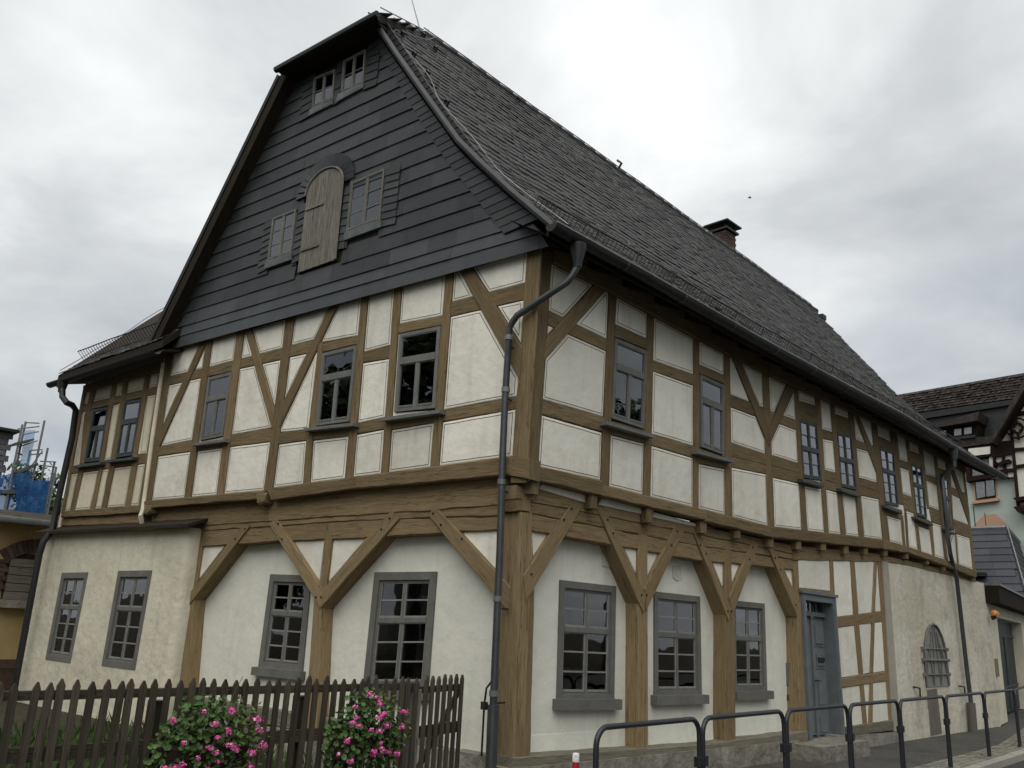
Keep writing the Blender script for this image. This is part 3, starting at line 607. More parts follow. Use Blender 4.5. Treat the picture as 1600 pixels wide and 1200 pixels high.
# ------------------------------------------------------------------ door bay and right ground wall
dq = [(1252,926),(1305,934),(1321,1164),(1264,1168)]
DU = [RP.uz(x, y, .02) for x, y in dq]
TL, TR, BR, BL = DU
def dp(s_, t_, o): v = BL.lerp(BR, s_).lerp(TL.lerp(TR, s_), t_); return RP.P(v.x, v.y, o)
def dbx(b, s0, s1, t0, t1, f, k): b.hexa([dp(s0, t0, f), dp(s1, t0, f), dp(s1, t1, f), dp(s0, t1, f)], [dp(s0, t0, k), dp(s1, t0, k), dp(s1, t1, k), dp(s0, t1, k)])
DR = -.17
door = part('door', HOUSE, lambda b: dbx(b, .1, .9, .02, .86, DR, DR-.05), 'door')
part('door_frame', door, lambda b: [dbx(b, 0, .1, 0, 1, .03, DR-.06), dbx(b, .9, 1, 0, 1, .03, DR-.06), dbx(b, .1, .9, .955, 1, .03, DR-.06), dbx(b, -.03, 1.03, 1.0, 1.02, .06, -.1), dbx(b, .02, .07, 0, .98, .045, 0), dbx(b, .93, .98, 0, .98, .045, 0)], 'door')
part('transom', door, lambda b: dbx(b, .1, .9, .855, .885, DR+.05, DR-.05), 'door')
part('pane', door, lambda b: dbx(b, .1, .9, .885, .955, DR-.01, DR-.02), 'glass')
part('glazing_bar', door, lambda b: [dbx(b, .1+.8*i/4-.008, .1+.8*i/4+.008, .885, .955, DR+.01, DR-.01) for i in (1, 2, 3)], 'door')
part('dark_interior', door, lambda b: dbx(b, .1, .9, .87, .955, DR-.1, DR-.4), 'room')
part('astragal', door, lambda b: [dbx(b, .48, .52, .02, .85, DR+.035, DR), dbx(b, .465, .535, .84, .855, DR+.05, DR), dbx(b, .475, .525, .02, .06, DR+.06, DR)], 'door')
for sx in (.13, .555):
    for (t0, t1) in ((.06, .2), (.24, .46), (.5, .62), (.65, .81)):
        part('door_panel', door, lambda b: [dbx(b, sx, sx+.31, t0, t1, DR+.012, DR), dbx(b, sx+.05, sx+.26, t0+.02, t1-.02, DR+.03, DR+.01)], 'door')
part('letter_slot', door, lambda b: dbx(b, .62, .8, .545, .575, DR+.045, DR), 'zinc_dark')
part('handle', door, lambda b: b.tube([dp(.5, .42, DR+.03), dp(.5, .42, DR+.09), dp(.57, .42, DR+.09)], .012, 6), 'zinc_dark')
part('kick_rail', door, lambda b: [dbx(b, .1, .9, .035, .045, DR+.03, DR), dbx(b, .1, .9, .065, .075, DR+.03, DR)], 'door')
st = onZ(1297, 1176, .02)
part('door_step', HOUSE, lambda b: b.box((7.05, -.22, -.06), (1.75, .62, .26)), 'stone')
RD = [ [(1297,874),(1302,874),(1305,934),(1299,931)], [(1329,875),(1335.6,875),(1341.5,955),(1333.5,955)], [(1333.5,955),(1341.5,955),(1348.5,1048),(1342,1048)], [(1342,1048),(1348.5,1048),(1355.5,1136),(1349,1136)],
 [(1366.5,875),(1371,875),(1367.8,955),(1363,955)], [(1363,955),(1367.8,955),(1365,1050),(1360,1050)], [(1360,1050),(1365,1050),(1364,1134),(1357.5,1134)],
 [(1371.6,875),(1377.8,875),(1385,958),(1378,958)], [(1378,958),(1385,958),(1391,1050),(1384,1050)], [(1384,1050),(1391,1050),(1397,1130),(1390,1130)],
 [(1249,919),(1299,924.5),(1300,931),(1250,926)], [(1305.5,965),(1379,956),(1380,971),(1306.5,981)], [(1312,1060.5),(1386,1049),(1387,1064),(1313,1075.5)]]
ob2 = []
for q in RD: ob2.append(timber('post' if abs(q[0][0]-q[2][0]) < 25 else 'rail', RP, q, .012+rnd.uniform(-.004, .004), .16, 'timber_low', ext=.012)[1])
timber('beam', RP, [(1322,1136),(1396,1125),(1397,1141),(1323,1151)], .05, .3, 'timber_old', ext=0, amp=.01)
ob2.append([BL, BR, TR, TL])
o2 = [RP.uz(x, y, 0) for x, y in [(1247,873),(1380,876),(1398,1138),(1320,1150),(1262,1170)]]
V_, F_, cs = regions(o2, ob2, .006)
fill(RP, V_, F_, cs, -.002, 'plaster', False)
part('plinth', HOUSE, lambda b: b.hexa([RP.P(7.75, -.5, .07), RP.P(10.5, -.5, .07), RP.P(10.5, .02, .05), RP.P(7.75, .1, .05)], [RP.P(7.75, -.5, -.3), RP.P(10.5, -.5, -.3), RP.P(10.5, .02, -.3), RP.P(7.75, .1, -.3)]), 'stone')
# rendered masonry at the far end of the long wall
mo = [RP.uz(x, y, .02) for x, y in [(1379,877),(1420,884),(1460,894),(1492,901),(1541,912),(1563,1128)]]
mo[-1].y = -.5
x_l = RP.uz(1400, 1140, .02).x
mo = mo + [Vector((x_l, -.5))]
part('masonry_wall', HOUSE, lambda b: b.prism([RP.P(v.x, v.y, .02) for v in mo], [RP.P(v.x, v.y, -.35) for v in mo]), 'stained')
qb = [RP.uz(x, y, .03) for x, y in [(1378.5,876),(1387.5,878),(1407,1141),(1396,1143)]]
part('corner_band', HOUSE, lambda b: b.prism([RP.P(v.x, v.y, .032) for v in qb], [RP.P(v.x, v.y, 0) for v in qb]), 'corner')
part('plinth', HOUSE, lambda b: b.hexa([RP.P(x_l+.1, -.5, .034), RP.P(16.7, -.5, .034), RP.P(16.7, .5, .026), RP.P(x_l+.1, .32, .026)], [RP.P(x_l+.1, -.5, 0), RP.P(16.7, -.5, 0), RP.P(16.7, .5, 0), RP.P(x_l+.1, .32, 0)]), 'stained')
# arched iron shutter
def arch(pts_l, pts_r, n=10): pass
ap = [RP.uz(x, y, .03) for x, y in [(1447.5,1074),(1441.5,1002),(1453.5,975),(1475.5,1011),(1482,1072)]]
xl, xr = (ap[0].x+ap[1].x)/2, (ap[3].x+ap[4].x)/2; zb, zt_ = (ap[0].y+ap[4].y)/2, ap[2].y; zs = zt_-(xr-xl)*.62; cxm = (xl+xr)/2
outl = [(xl, zb), (xr, zb)] + [(cxm+(xr-xl)/2*math.cos(a), zs+(zt_-zs)*math.sin(a)) for a in [math.pi*i/12 for i in range(13)]]
shut = part('iron_shutter', HOUSE, lambda b: b.prism([RP.P(x, z, .035) for x, z in outl], [RP.P(x, z, .0) for x, z in outl]), 'light_bar')
part('frame', shut, lambda b: b.tube([RP.P(x, z, .05) for x, z in outl[1:]+outl[:1]], .025, 6), 'iron_grey')
for z, r_ in ((RP.uz(1461, 1014, .05).y, .02), (RP.uz(1461, 1031.5, .05).y, .035), (RP.uz(1461, 1054, .05).y, .02)):
    part('bar', shut, lambda b: b.tube([RP.P(xl-.12, z, .052), RP.P(xr+.14, z, .052)], r_*.8, 6), 'iron_grey')
    for xx in (xl-.1, xr+.1): part('hinge', shut, lambda b: b.box(RP.P(xx, z, .045), (.05, .05, .07)), 'iron_grey')
for i in range(6):
    xx = xl+(xr-xl)*(i+.5)/6; top = zs+(zt_-zs)*math.sqrt(max(0, 1-((xx-cxm)/((xr-xl)/2))**2))*.95
    part('strap', shut, lambda b: b.tube([RP.P(xx+(.09 if i % 2 else -.09), zb+.05, .05), RP.P(xx, (zb+top)/2, .055), RP.P(xx+(cxm-xx)*.5, top-.02, .05)], .012, 5), 'iron_grey')
part('pipe_box', HOUSE, lambda b: b.hexa([RP.P(*RP.uz(x, y, .04), .04) for x, y in [(1455,1150),(1472,1146),(1464,1076),(1450,1078)]], [RP.P(*RP.uz(x, y, .06), .0) for x, y in [(1455,1150),(1472,1146),(1464,1076),(1450,1078)]]), 'grey_board')
for x, y in ((1429.5,1078),(1500,1076)):
    p = RP.uz(x, y, .02); part('iron_hook', HOUSE, lambda b: b.tube([RP.P(p.x-.1, p.y+.06, .03), RP.P(p.x, p.y+.04, .12), RP.P(p.x+.04, p.y-.12, .1)], .018, 5), 'zinc_dark')
# ================================================================== gable wall, upper storey
GU_posts = [[(696,424),(708,420),(684,732),(671,736)], [(615.5,446),(626.6,444),(604.5,742),(594,744)], [(564,462),(574.5,460),(549.6,748),(537.5,750)],
 [(497,540),(503.5,536),(494,664),(482,667)], [(478.5,678),(488.5,676),(483,755),(473,758)], [(446,497),(459,494),(425,762),(411.5,766)],
 [(369.6,517),(380.5,515),(348,772),(337,774)], [(321,535),(330.5,531),(297.5,774),(287,777)], [(257.5,556),(270,549),(235.5,781),(226,783)]]
GU_rails = [[(249,698),(300,688),(299,705),(244,713)], [(300,694),(350,687),(346,699),(305,705)], [(360,680),(423,669),(421,690),(358,698)], [(436,676),(478,672),(478,688),(434,694)],
 [(484,671),(553,662),(545,681),(487,688)], [(557,662),(600,653),(597,671),(556,679)], [(605,654),(687,641),(677,660),(606,672)], [(693,641),(807,620),(806,638.5),(691,659)],
 [(267,588),(316,576),(315,590),(262,602)], [(326,574),(364,564),(363,580),(325,588)], [(376,561),(441,544),(438,562),(373,576)], [(454,540),(498,529),(498,548),(450,558)],
 [(503,536),(558,525),(557,538),(502,550)], [(569,550.5),(611,539.5),(609,559.7),(567,567)], [(625.5,506.5),(690,493.7),(688,508),(624.4,521)], [(708,472),(822,442),(819,468),(705,494)]]
GU_braces = [[(311,540),(321,536),(250,694),(251,670)], [(382,517),(392,514),(428,640),(424,670)], [(514,479),(528,474),(437,666),(441,631)], [(715,419),(734,413),(814,541),(810,591)]]
gob = []; gwo = []
for q in GU_posts: gob.append(timber('post', GP, q, OV+.018+rnd.uniform(-.003, .003), .24)[1])
for q in GU_rails: gob.append(timber('rail', GP, q, OV+.004+rnd.uniform(-.002, .002), .16)[1])
for q in GU_braces: gob.append(timber('brace', GP, q, OV+.022+rnd.uniform(-.002, .002), .16)[1])
gwo.append(window(GP, [(503,552),(557,539),(545.5,658),(493,665)], OV+.03, (1, 1), trans=.64, sill_px=[(474.5,668),(552,659.5)], curtain=[(0, .42, 0, .62, 'curtain'), (.5, .7, 0, .6, 'curtain')]))
gwo.append(window(GP, [(624,522),(688,509),(679.5,637),(615.5,643.5)], OV+.03, (1, 1), trans=.64, sill_px=[(595.5,652),(687,639)], curtain=[(0, .2, 0, .62, 'curtain'), (.32, .46, 0, .62, 'curtain'), (.54, .75, 0, .6, 'curtain')]))
gwo.append(window(GP, [(325,590),(361.5,581),(347,681),(311,688)], OV+.03, (1, 1), trans=.64, sill_px=[(299,692),(351,685)], curtain=[(0, .3, 0, .6, 'curtain')]))
gpl = [(826,386),(696,427),(565,463),(446,498),(259,552)]
gpu = [GP.uz(x, y, OV) for x, y in gpl]
for a, b in zip(gpu[:-1], gpu[1:]):
    gob.append(timber('beam', GP, [(b.x, b.y+.3), (a.x, a.y+.3), (a.x, a.y), (b.x, b.y)], OV+.04, .2, px=False, ext=0)[1])
cq = [(824,386),(846,386),(822,750),(797,750)]
gob.append(timber('post', GP, cq, OV+.014, .03)[1])
for i, q in enumerate([[(417,763),(560,744),(556,764),(424,781)], [(560,744),(800,712),(797,742),(556,764)], [(225,783),(412,766),(411,779),(227,795)]]):
    gob.append(timber('beam', GP, q, OV+.05+.004*(i % 2), .26, ext=.01, amp=.012, cham=.014)[1])
part('post', HOUSE, lambda b: b.hexa([GP.P(*GP.uz(x, y, OV+.05), OV+.05) for x, y in [(795,742),(826,748),(828,716),(798,712)]], [GP.P(*GP.uz(x, y, OV+.05), -.05) for x, y in [(795,742),(826,748),(828,716),(798,712)]]), 'timber')
go = [GP.uz(x, y, OV) for x, y in [(800,735),(556,754),(420,772),(226,790),(257,549)]] + [gpu[2]+Vector((0, .08)), gpu[0]+Vector((0, .08))]
gob += gwo; V_, F_, cs = regions(go, gob, .009)
fill(GP, V_, F_, cs, OV-.004); wallmesh('backing', GP, go, gwo, OV-.09, 'timber')
for x, y in ((413,776),(236,793)):
    p = GP.uz(x, y, OV); timber('joist_end', GP, [(p.x-.12, p.y+.06), (p.x+.12, p.y+.06), (p.x+.06, p.y-.14), (p.x-.1, p.y-.1)], OV+.06, .4, px=False, ext=0, amp=.02, cham=.03)
# beams below the jetty on the gable
for tp, bt, of in (([(237,795),(420,781),(556,765),(797,744)], [(238,826),(420,815),(556,805),(792,789)], .02), ([(300,821),(420,815),(556,805),(792,789)], [(300,830),(420,823),(556,813),(790,806)], .006), ([(300,830),(420,823),(556,813),(790,806)], [(303,855),(420,846.5),(576,840),(786,827)], -.006)):
    for i in range(3): timber('beam', GP, [tp[i], tp[i+1], bt[i+1], bt[i]], of, .26 if of > 0 else .22, 'timber_low', ext=0, amp=.012, cham=.012)
part('beam_end', HOUSE, lambda b: b.hexa([RP.P(-.03, 2.9, .02), RP.P(.1, 2.9, .02), RP.P(.1, 3.16, .02), RP.P(-.03, 3.16, .02)], [RP.P(-.05, 2.9, -.25), RP.P(.1, 2.9, -.25), RP.P(.1, 3.16, -.25), RP.P(-.05, 3.16, -.25)]), 'timber_low')
# ground floor frame of the gable
lowt('post', [(783,808),(814,801),(802,1200),(770,1200)], .004, .3, GP, ext=0)
lowt('post', [(508,822),(520.5,820),(506,945),(499,945)], -.004, pl=GP); lowt('post', [(490,935),(503,940),(493,1150),(475,1150)], 0, pl=GP, ext=0)
lowt('post', [(308,830),(318.5,831),(303,935),(296,935)], -.004, pl=GP); lowt('post', [(291,925),(304,930),(290,1090),(271,1090)], 0, pl=GP, ext=0)
for q in ([(420,819),(431,809),(505,925),(500,951)], [(611,796),(623,811),(500,951),(504,920)], [(669,806),(679,790),(797,918),(794,958)], [(377,822),(390,822),(293,948),(297,925)]):
    lowt('brace', q, .022, .24, GP, ext=0)
for q in ([(455,846),(507,842),(498,912)], [(517,843),(575,839),(513,910)], [(719,832),(780,827),(776,900)], [(316,850),(355,848),(311,905)]):
    panel(GP, [GP.uz(x, y, -.05) for x, y in q], -.05, 'plaster', False)
for x, y in [(435,818),(441,842),(494,933),(502,933),(609,810),(596,827),(677,802),(689,820),(722,842),(383,826),(368,842)]:
    p = GP.uz(x, y, .022); part('peg', HOUSE, lambda b: b.tube([GP.P(p.x, p.y, .0), GP.P(p.x, p.y, .034)], .013, 7), 'dark_wood')
ggw = [[(422,897),(486,899),(472,1049),(403,1042)], [(585,894),(682,893),(668,1078),(566,1078)]]
gh = []
for q, sl_, cc in zip(ggw, ((.05, .11, .07), (.05, .12, .06)), ([(0, 1, 0, 1, 'curtain')], [(.3, .45, .0, .6, 'curtain'), (.6, 1, 0, .6, 'curtain'), (.05, .2, 0, .6, 'curtain')])):
    gh.append(window(GP, q, RW+.025, (2, 3), surround=.10, bsur=.07, fwid=.03, mull=.042, twid=.06, sashm='light_bar', sill=sl_, curtain=cc if len(cc) > 1 else [(.1, .3, 0, .95, 'curtain')], trans=.61))
wallmesh('wall', GP, [(.0, -.35), (6.3, -.35), (6.3, 3.0), (.0, 3.0)], gh, RW, 'plaster_low')
part('plinth', HOUSE, lambda b: [b.hexa([GP.P(.05+.4*i, -.5, .04+.03*math.sin(i*2.2)), GP.P(.45+.4*i, -.5, .04+.03*math.sin(i*2.2+2.2)), GP.P(.45+.4*i, .26-.012*i, .0), GP.P(.05+.4*i, .26-.012*i, .0)], [GP.P(.05+.4*i, -.5, -.3), GP.P(.45+.4*i, -.5, -.3), GP.P(.45+.4*i, .26-.012*i, -.3), GP.P(.05+.4*i, .26-.012*i, -.3)]) for i in range(15)], 'stone')
timber('beam', GP, [(6.2, .36), (1.2, .36), (1.2, .16), (6.2, .16)], -.06, .2, 'timber_old', px=False)
# ================================================================== left wing
WO = .08
Wp = [[(130,604),(134.5,606),(99,802),(94.5,802)], [(143,606),(150.5,603),(138,650),(131.5,652)], [(131.5,648),(146,640),(131,722),(124,724)], [(124,726),(132,724),(115,798),(107.5,800)], [(176,596),(182,594),(176,632),(168.5,636)], [(169,634),(175.5,630),(161,722),(154.5,722)], [(156,722),(161,722),(146,797),(139.5,797)],
 [(193.5,592),(200,590),(194,628),(187,630)], [(187,628),(194,628),(180,718),(172,719)], [(172,719),(180,719),(165,795),(157,796)], [(227,583),(234.5,581),(228,622),(220,624)], [(220,622),(228,620),(213,712),(205.5,712)], [(208,712),(216,711),(202,790),(194,791)], [(249,575),(257.5,572),(225,790),(215.5,791)]]
Wr = [[(131,632),(247,603),(245,615),(129,643)], [(110,730),(228,709),(226,724),(108,741)]]
wob = []; wwo = []
for q in Wp: wob.append(timber('post', GP, q, WO+.016+rnd.uniform(-.003, .003), .2, ext=.01)[1])
for q in Wr: wob.append(timber('rail', GP, q, WO+.004, .16)[1])
for q, sp in (([(145,640),(169,635.5),(155.5,719.5),(131,722)], [(115.5,727),(157,721)]), ([(194,628),(221,623),(206,711),(180,715)], [(165,718.5),(208,713.5)])):
    wwo.append(window(GP, q, WO+.024, (1, 1), trans=.62, sill_px=sp, fm='blue_paint', curtain=[(0, 1, 0, .96, 'blind')], fwid=.045))  # bright blinds stand in for the sky mirrored on this glass
wob.append(timber('beam', GP, [(131,602),(257,562),(252,579),(131,612)], WO+.03, .2)[1])
wob.append(timber('beam', GP, [(98,799),(226,789),(222,801),(95,808)], WO+.04, .2, ext=.005, amp=.012)[1])
wu = [GP.uz(x, y, WO) for x, y in [(96,805),(224,795),(255,568),(132,606)]]
wob += wwo; V_, F_, cs = regions(wu, wob, .009)
fill(GP, V_, F_, cs, WO-.004, 'plaster_wing'); wallmesh('backing', GP, wu, wwo, WO-.09, 'timber')
timber('beam', GP, [(95,807),(221,800),(219,817),(94,822)], WO-.02, .2, 'timber_low', amp=.01)
for q in ([(98,822),(129,819.5),(128,826),(97,829)], [(137,818),(216,813),(215,821),(136,826)]): panel(GP, [GP.uz(x, y, .03) for x, y in q], .03, 'plaster_wing', False)
timber('beam', GP, [(95,827),(240,817),(240,823),(95,833)], .02, .15, 'timber_low')
wp = [GP.uz(x, y, .12) for x, y in [(258,568),(240,690),(231,760),(226,797)]]
part('drain_pipe', HOUSE, lambda b: b.tube([GP.P(p.x, p.y, .15) for p in wp]+[GP.P(wp[-1].x-.04, wp[-1].y-.1, .2), GP.P(wp[-1].x, wp[-1].y-.3, .1)], .04, 8), 'plaster_wing', True)
# rendered ground-floor block with a small cover roof
MO = .2
mw = [[(97,895),(138,894),(110,1036),(71,1030)], [(185,892),(238,891),(211,1047),(159,1040)]]
mh = []
for q in mw: mh.append(window(GP, q, MO+.004, (2, 3), surround=.10, trans=.62, fwid=.03, mull=.04, twid=.055, sashm='light_bar', sout=.006, curtain=[(0, 1, 0, 1, 'curtain')] if q is mw[0] else [(.1, .5, 0, .5, 'curtain'), (.55, .9, 0, .55, 'curtain')]))
e1 = GP.uz(289, 880, MO).x; e2 = GP.uz(279, 1062, MO).x; zl = 2.86
wl = GP.uz(75, 838, MO).x+.05
wallmesh('masonry_wall', GP, [(e1+.12, -.4), (wl, -.4), (wl, zl), (e1+.12, zl)], mh, MO, 'masonry')
def corner(b):
    prof = [(e1+.12, MO), (e1+.06, MO-.012), (e1+.015, MO-.05), (e1, MO-.11), (e1, -.25)]; n = 10
    for i in range(n+1):
        z = -.4+(zl+.4)*i/n
        for k_, (u, o) in enumerate(prof): b.v.append(GP.P(u+(.016*noise.noise(Vector((z*2, u, 0))) if k_ else .005), z, o))
    for i in range(n):
        for j in range(4): b.f.append([i*5+j, i*5+j+1, (i+1)*5+j+1, (i+1)*5+j]); b.mi.append(0); b.uv.append(None)
part('masonry_return', HOUSE, corner, 'masonry', True)
part('masonry_return', HOUSE, lambda b: b.hexa([GP.P(wl, -.4, MO-.002), GP.P(wl+.01, -.4, MO-.002), GP.P(wl+.01, zl, MO-.002), GP.P(wl, zl, MO-.002)], [GP.P(wl, -.4, -5), GP.P(wl+.01, -.4, -5), GP.P(wl+.01, zl, -5), GP.P(wl, zl, -5)]), 'masonry')
part('cover_board', HOUSE, lambda b: b.hexa([GP.P(e1-.18, zl-.02, MO+.16), GP.P(wl+.2, zl-.02, MO+.16), GP.P(wl+.2, zl+.03, MO+.16), GP.P(e1-.18, zl+.03, MO+.16)], [GP.P(e1-.18, zl+.14, -.05), GP.P(wl+.2, zl+.14, -.05), GP.P(wl+.2, zl+.19, -.05), GP.P(e1-.18, zl+.19, -.05)]), 'dark_wood')
wx = GP.uz(132, 604, WO).x
part('wall', HOUSE, lambda b: b.hexa([GP.P(wx, 2.8, WO-.01), GP.P(wx-.1, 2.8, WO-.01), GP.P(wx-.1, 5.9, WO-.01), GP.P(wx, 5.9, WO-.01)], [GP.P(wx, 2.8, -5), GP.P(wx-.1, 2.8, -5), GP.P(wx-.1, 5.9, -5), GP.P(wx, 5.9, -5)]), 'plaster_wing')
# ================================================================== slate gable
CO = .2                                                    # face of the boarding the slates hang on
VR = [(-.40, 6.10), (.05, 6.62), (.58, 7.27), (1.05, 7.84), (1.66, 8.67), (2.42, 9.80), (3.05, 10.72)]      # right verge (u, z)
VL = [(8.02, 6.06), (5.28, 10.72)]                                                                           # left verge
def lerp_poly(P, z, k=1):
    for a, b in zip(P[:-1], P[1:]):
        if a[1] <= z <= b[1]: t = (z-a[1])/(b[1]-a[1]); return a[0]+(b[0]-a[0])*t
    return P[0][0] if z < P[0][1] else P[-1][0]
clad = part('gable_cladding', HOUSE, lambda b: b.prism([GP.P(u, z, CO) for u, z in VR+VL[::-1]], [GP.P(u, z, .0) for u, z in VR+VL[::-1]]), 'dark_wood')
holes_g = [(3.42, 4.50, 6.74, 8.10), (2.66, 3.33, 7.10, 7.92), (4.62, 5.23, 7.06, 7.84), (4.07, 4.60, 9.72, 10.8), (3.35, 3.89, 9.72, 10.8)]
rows_z = [6.03, 6.24, 6.42] ; z = 6.42
while z < 10.6: z += .247; rows_z.append(z)
def slate_piece(b, q4, tilt=.02, th=.007, base=CO, pl=GP):
    """q4 in (u,z): BL,BR,TR,TL; the lower edge stands proud"""
    f = [pl.P(q4[0][0], q4[0][1], base+tilt+th), pl.P(q4[1][0], q4[1][1], base+tilt+th), pl.P(q4[2][0], q4[2][1], base+.006+th), pl.P(q4[3][0], q4[3][1], base+.006+th)]
    k = [pl.P(q4[0][0], q4[0][1], base+tilt), pl.P(q4[1][0], q4[1][1], base+tilt), pl.P(q4[2][0], q4[2][1], base+.006), pl.P(q4[3][0], q4[3][1], base+.006)]
    b.hexa(f, k)
for r in range(len(rows_z)-1):
    z0, z1 = rows_z[r], rows_z[r+1]+.05
    u = VR[0][0]-.2 - rnd.random()*.3
    while u < 8.2:
        wdt = rnd.uniform(.5, .75); ua, ub = u, u+wdt-.0012; u += wdt
        segs = [(ua, ub)]
        for h in holes_g:
            ov = min(z1-.05, h[3])-max(z0, h[2])
            if ov > .06:
                ns = []
                for a, b2 in segs:
                    if b2 <= h[0] or a >= h[1]: ns.append((a, b2))
                    else:
                        if a < h[0]: ns.append((a, h[0]))
                        if b2 > h[1]: ns.append((h[1], b2))
                segs = ns
        for a, b2 in segs:
            lo = [max(a, lerp_poly(VR, zz)+.02) for zz in (z0, z1)]; hi = [min(b2, lerp_poly(VL, zz)-.02) for zz in (z0, z1)]
            if hi[0]-lo[0] < .02 or (hi[0]-lo[0] < .06 and a == segs[0][0]): continue
            t0, t1 = lo[1], max(hi[1], lo[1]+.005)
            if t1 < t0+.004 and hi[0]-lo[0] < .1: continue
            dz = rnd.uniform(-.0015, .0015)
            part('slate', clad, lambda b: slate_piece(b, [(lo[0], z0+dz), (hi[0], z0+dz), (t1, z1), (t0, z1)], .028+rnd.uniform(-.002, .003)), 'slate_light' if r < 2 or (r == 2 and rnd.random() < .5) else 'slate')
# border courses along the verges: narrow slates set across
def course(Pl, inward, wid, step, base, sgn, skip=0, ext=.10):
    tot = [0]
    for a, b in zip(Pl[:-1], Pl[1:]): tot.append(tot[-1]+math.hypot(b[0]-a[0], b[1]-a[1]))
    def at(s):
        for i in range(len(tot)-1):
            if s <= tot[i+1] or i == len(tot)-2:
                t = (s-tot[i])/(tot[i+1]-tot[i]); a, b = Pl[i], Pl[i+1]; return Vector((a[0]+(b[0]-a[0])*t, a[1]+(b[1]-a[1])*t))
    s = skip
    while s < tot[-1]-.05:
        s1 = min(s+step*rnd.uniform(.9, 1.1), tot[-1]); p, q = at(s), at(s1+.02); w = wid*(1-.35*s/tot[-1])
        drop = .05
        ev = Vector((sgn, inward)).normalized()*ext; A, B = p-ev, q-ev; C_, D_ = q+Vector((sgn*w, inward*w)), p+Vector((sgn*w, inward*w))
        fr = [GP.P(A.x, A.y, base+.036), GP.P(D_.x, D_.y, base+.036), GP.P(C_.x, C_.y, base+.026), GP.P(B.x, B.y, base+.026)]
        bk = [GP.P(A.x, A.y, base), GP.P(D_.x, D_.y, base), GP.P(C_.x, C_.y, base), GP.P(B.x, B.y, base)]
        part('slate', clad, lambda b: b.hexa(fr, bk), 'slate'); s = s1
course(VR, -.12, .44, .155, CO+.015, 1, .42)
course(VL, -.1, .14, .17, CO+.015, -1, .1, .02)
# windows and the arched loft door in the slates
def loft_window(q, rows, sill_q):
    window(GP, q, CO+.048, (0, rows), fm='old_paint', fwid=.026, mull=.03, bar=.013, room=.16, parent=clad)
    S_ = [GP.uz(x, y, CO+.06) for x, y in sill_q]
    part('sill_plate', clad, lambda b: b.hexa([GP.P(S_[3].x, S_[3].y, CO+.055), GP.P(S_[2].x, S_[2].y, CO+.055), GP.P(S_[1].x, S_[1].y, CO+.075), GP.P(S_[0].x, S_[0].y, CO+.075)], [GP.P(S_[3].x, S_[3].y, CO+.0), GP.P(S_[2].x, S_[2].y, CO+.0), GP.P(S_[1].x, S_[1].y, CO+.0), GP.P(S_[0].x, S_[0].y, CO+.0)]), 'zinc_light')
loft_window([(549,285),(600.5,263),(593.5,343),(540,363.5)], 3, [(539,364),(595.5,344),(594.5,354),(537,375)])
loft_window([(425.5,341),(462,326),(454.5,395),(417,408.5)], 3, [(415.5,409),(456,396),(454.5,405),(412,420)])
loft_window([(490,121),(523,108),(519.5,155),(486.5,169.5)], 2, [(485,171),(521,157),(519.5,161.5),(481,181)])
loft_window([(536,95),(571,76),(567,130),(532,146)], 2, [(529,147.5),(568,131),(567,136),(523,160)])
bl, br, sr, sl2, apx = [GP.uz(x, y, CO+.06) for x, y in [(464,426),(522,405.5),(534,279),(480,297),(518,262)]]
xc = (sr.x+sl2.x)/2; hw = (sl2.x-sr.x)/2; spz = (sr.y+sl2.y)/2-.08; rise = apx.y-spz
outd = [(br.x, br.y), (bl.x, bl.y)] + [(xc+hw*math.cos(a), spz+rise*math.sin(a)) for a in [math.pi*i/14 for i in range(15)]][0:]
loft = part('loft_door', clad, lambda b: b.prism([GP.P(u, z, CO+.03) for u, z in outd], [GP.P(u, z, CO-.02) for u, z in outd]), 'dark_wood')
npl = 5
for i in range(npl):
    f0, f1 = i/npl, (i+1)/npl
    def top(u): return spz+rise*math.sqrt(max(0, 1-((u-xc)/hw)**2))
    def plank(b):
        ub0, ub1 = br.x+(bl.x-br.x)*f0+.003, br.x+(bl.x-br.x)*f1-.003; ut0, ut1 = sr.x+(sl2.x-sr.x)*f0+.003, sr.x+(sl2.x-sr.x)*f1-.003
        us_ = [ut0+(ut1-ut0)*k/4 for k in range(5)]; zb0 = br.y+(bl.y-br.y)*(f0+f1)/2
        fr = [GP.P(ub0, zb0, CO+.055), GP.P(ub1, zb0, CO+.055)] + [GP.P(u, top(u), CO+.055) for u in us_[::-1]]
        bk = [p - GP.n*.03 for p in fr]; n = len(fr)
        b.prism(fr, bk); b.uv[-(n+2)] = [((p.z-zb0), p.dot(GP.d)) for p in fr]
    part('plank', loft, plank, 'shutter')
for zz in (br.y+.32, spz-.28):
    part('batten', loft, lambda b: b.hexa([GP.P(bl.x-.02, zz, CO+.075), GP.P(xc-.05, zz, CO+.075), GP.P(xc-.05, zz+.035, CO+.075), GP.P(bl.x-.02, zz+.035, CO+.075)], [GP.P(bl.x-.02, zz, CO+.05), GP.P(xc-.05, zz, CO+.05), GP.P(xc-.05, zz+.035, CO+.05), GP.P(bl.x-.02, zz+.035, CO+.05)]), 'shutter')
arc = [(xc+(hw+.03)*math.cos(a), spz+(rise+.03)*math.sin(a)) for a in [math.pi*i/16 for i in range(17)]]
part('door_trim', loft, lambda b: b.tube([GP.P(br.x-.02, br.y, CO+.06)]+[GP.P(u, z, CO+.06) for u, z in arc[::-1]], .02, 6), 'old_paint', True)
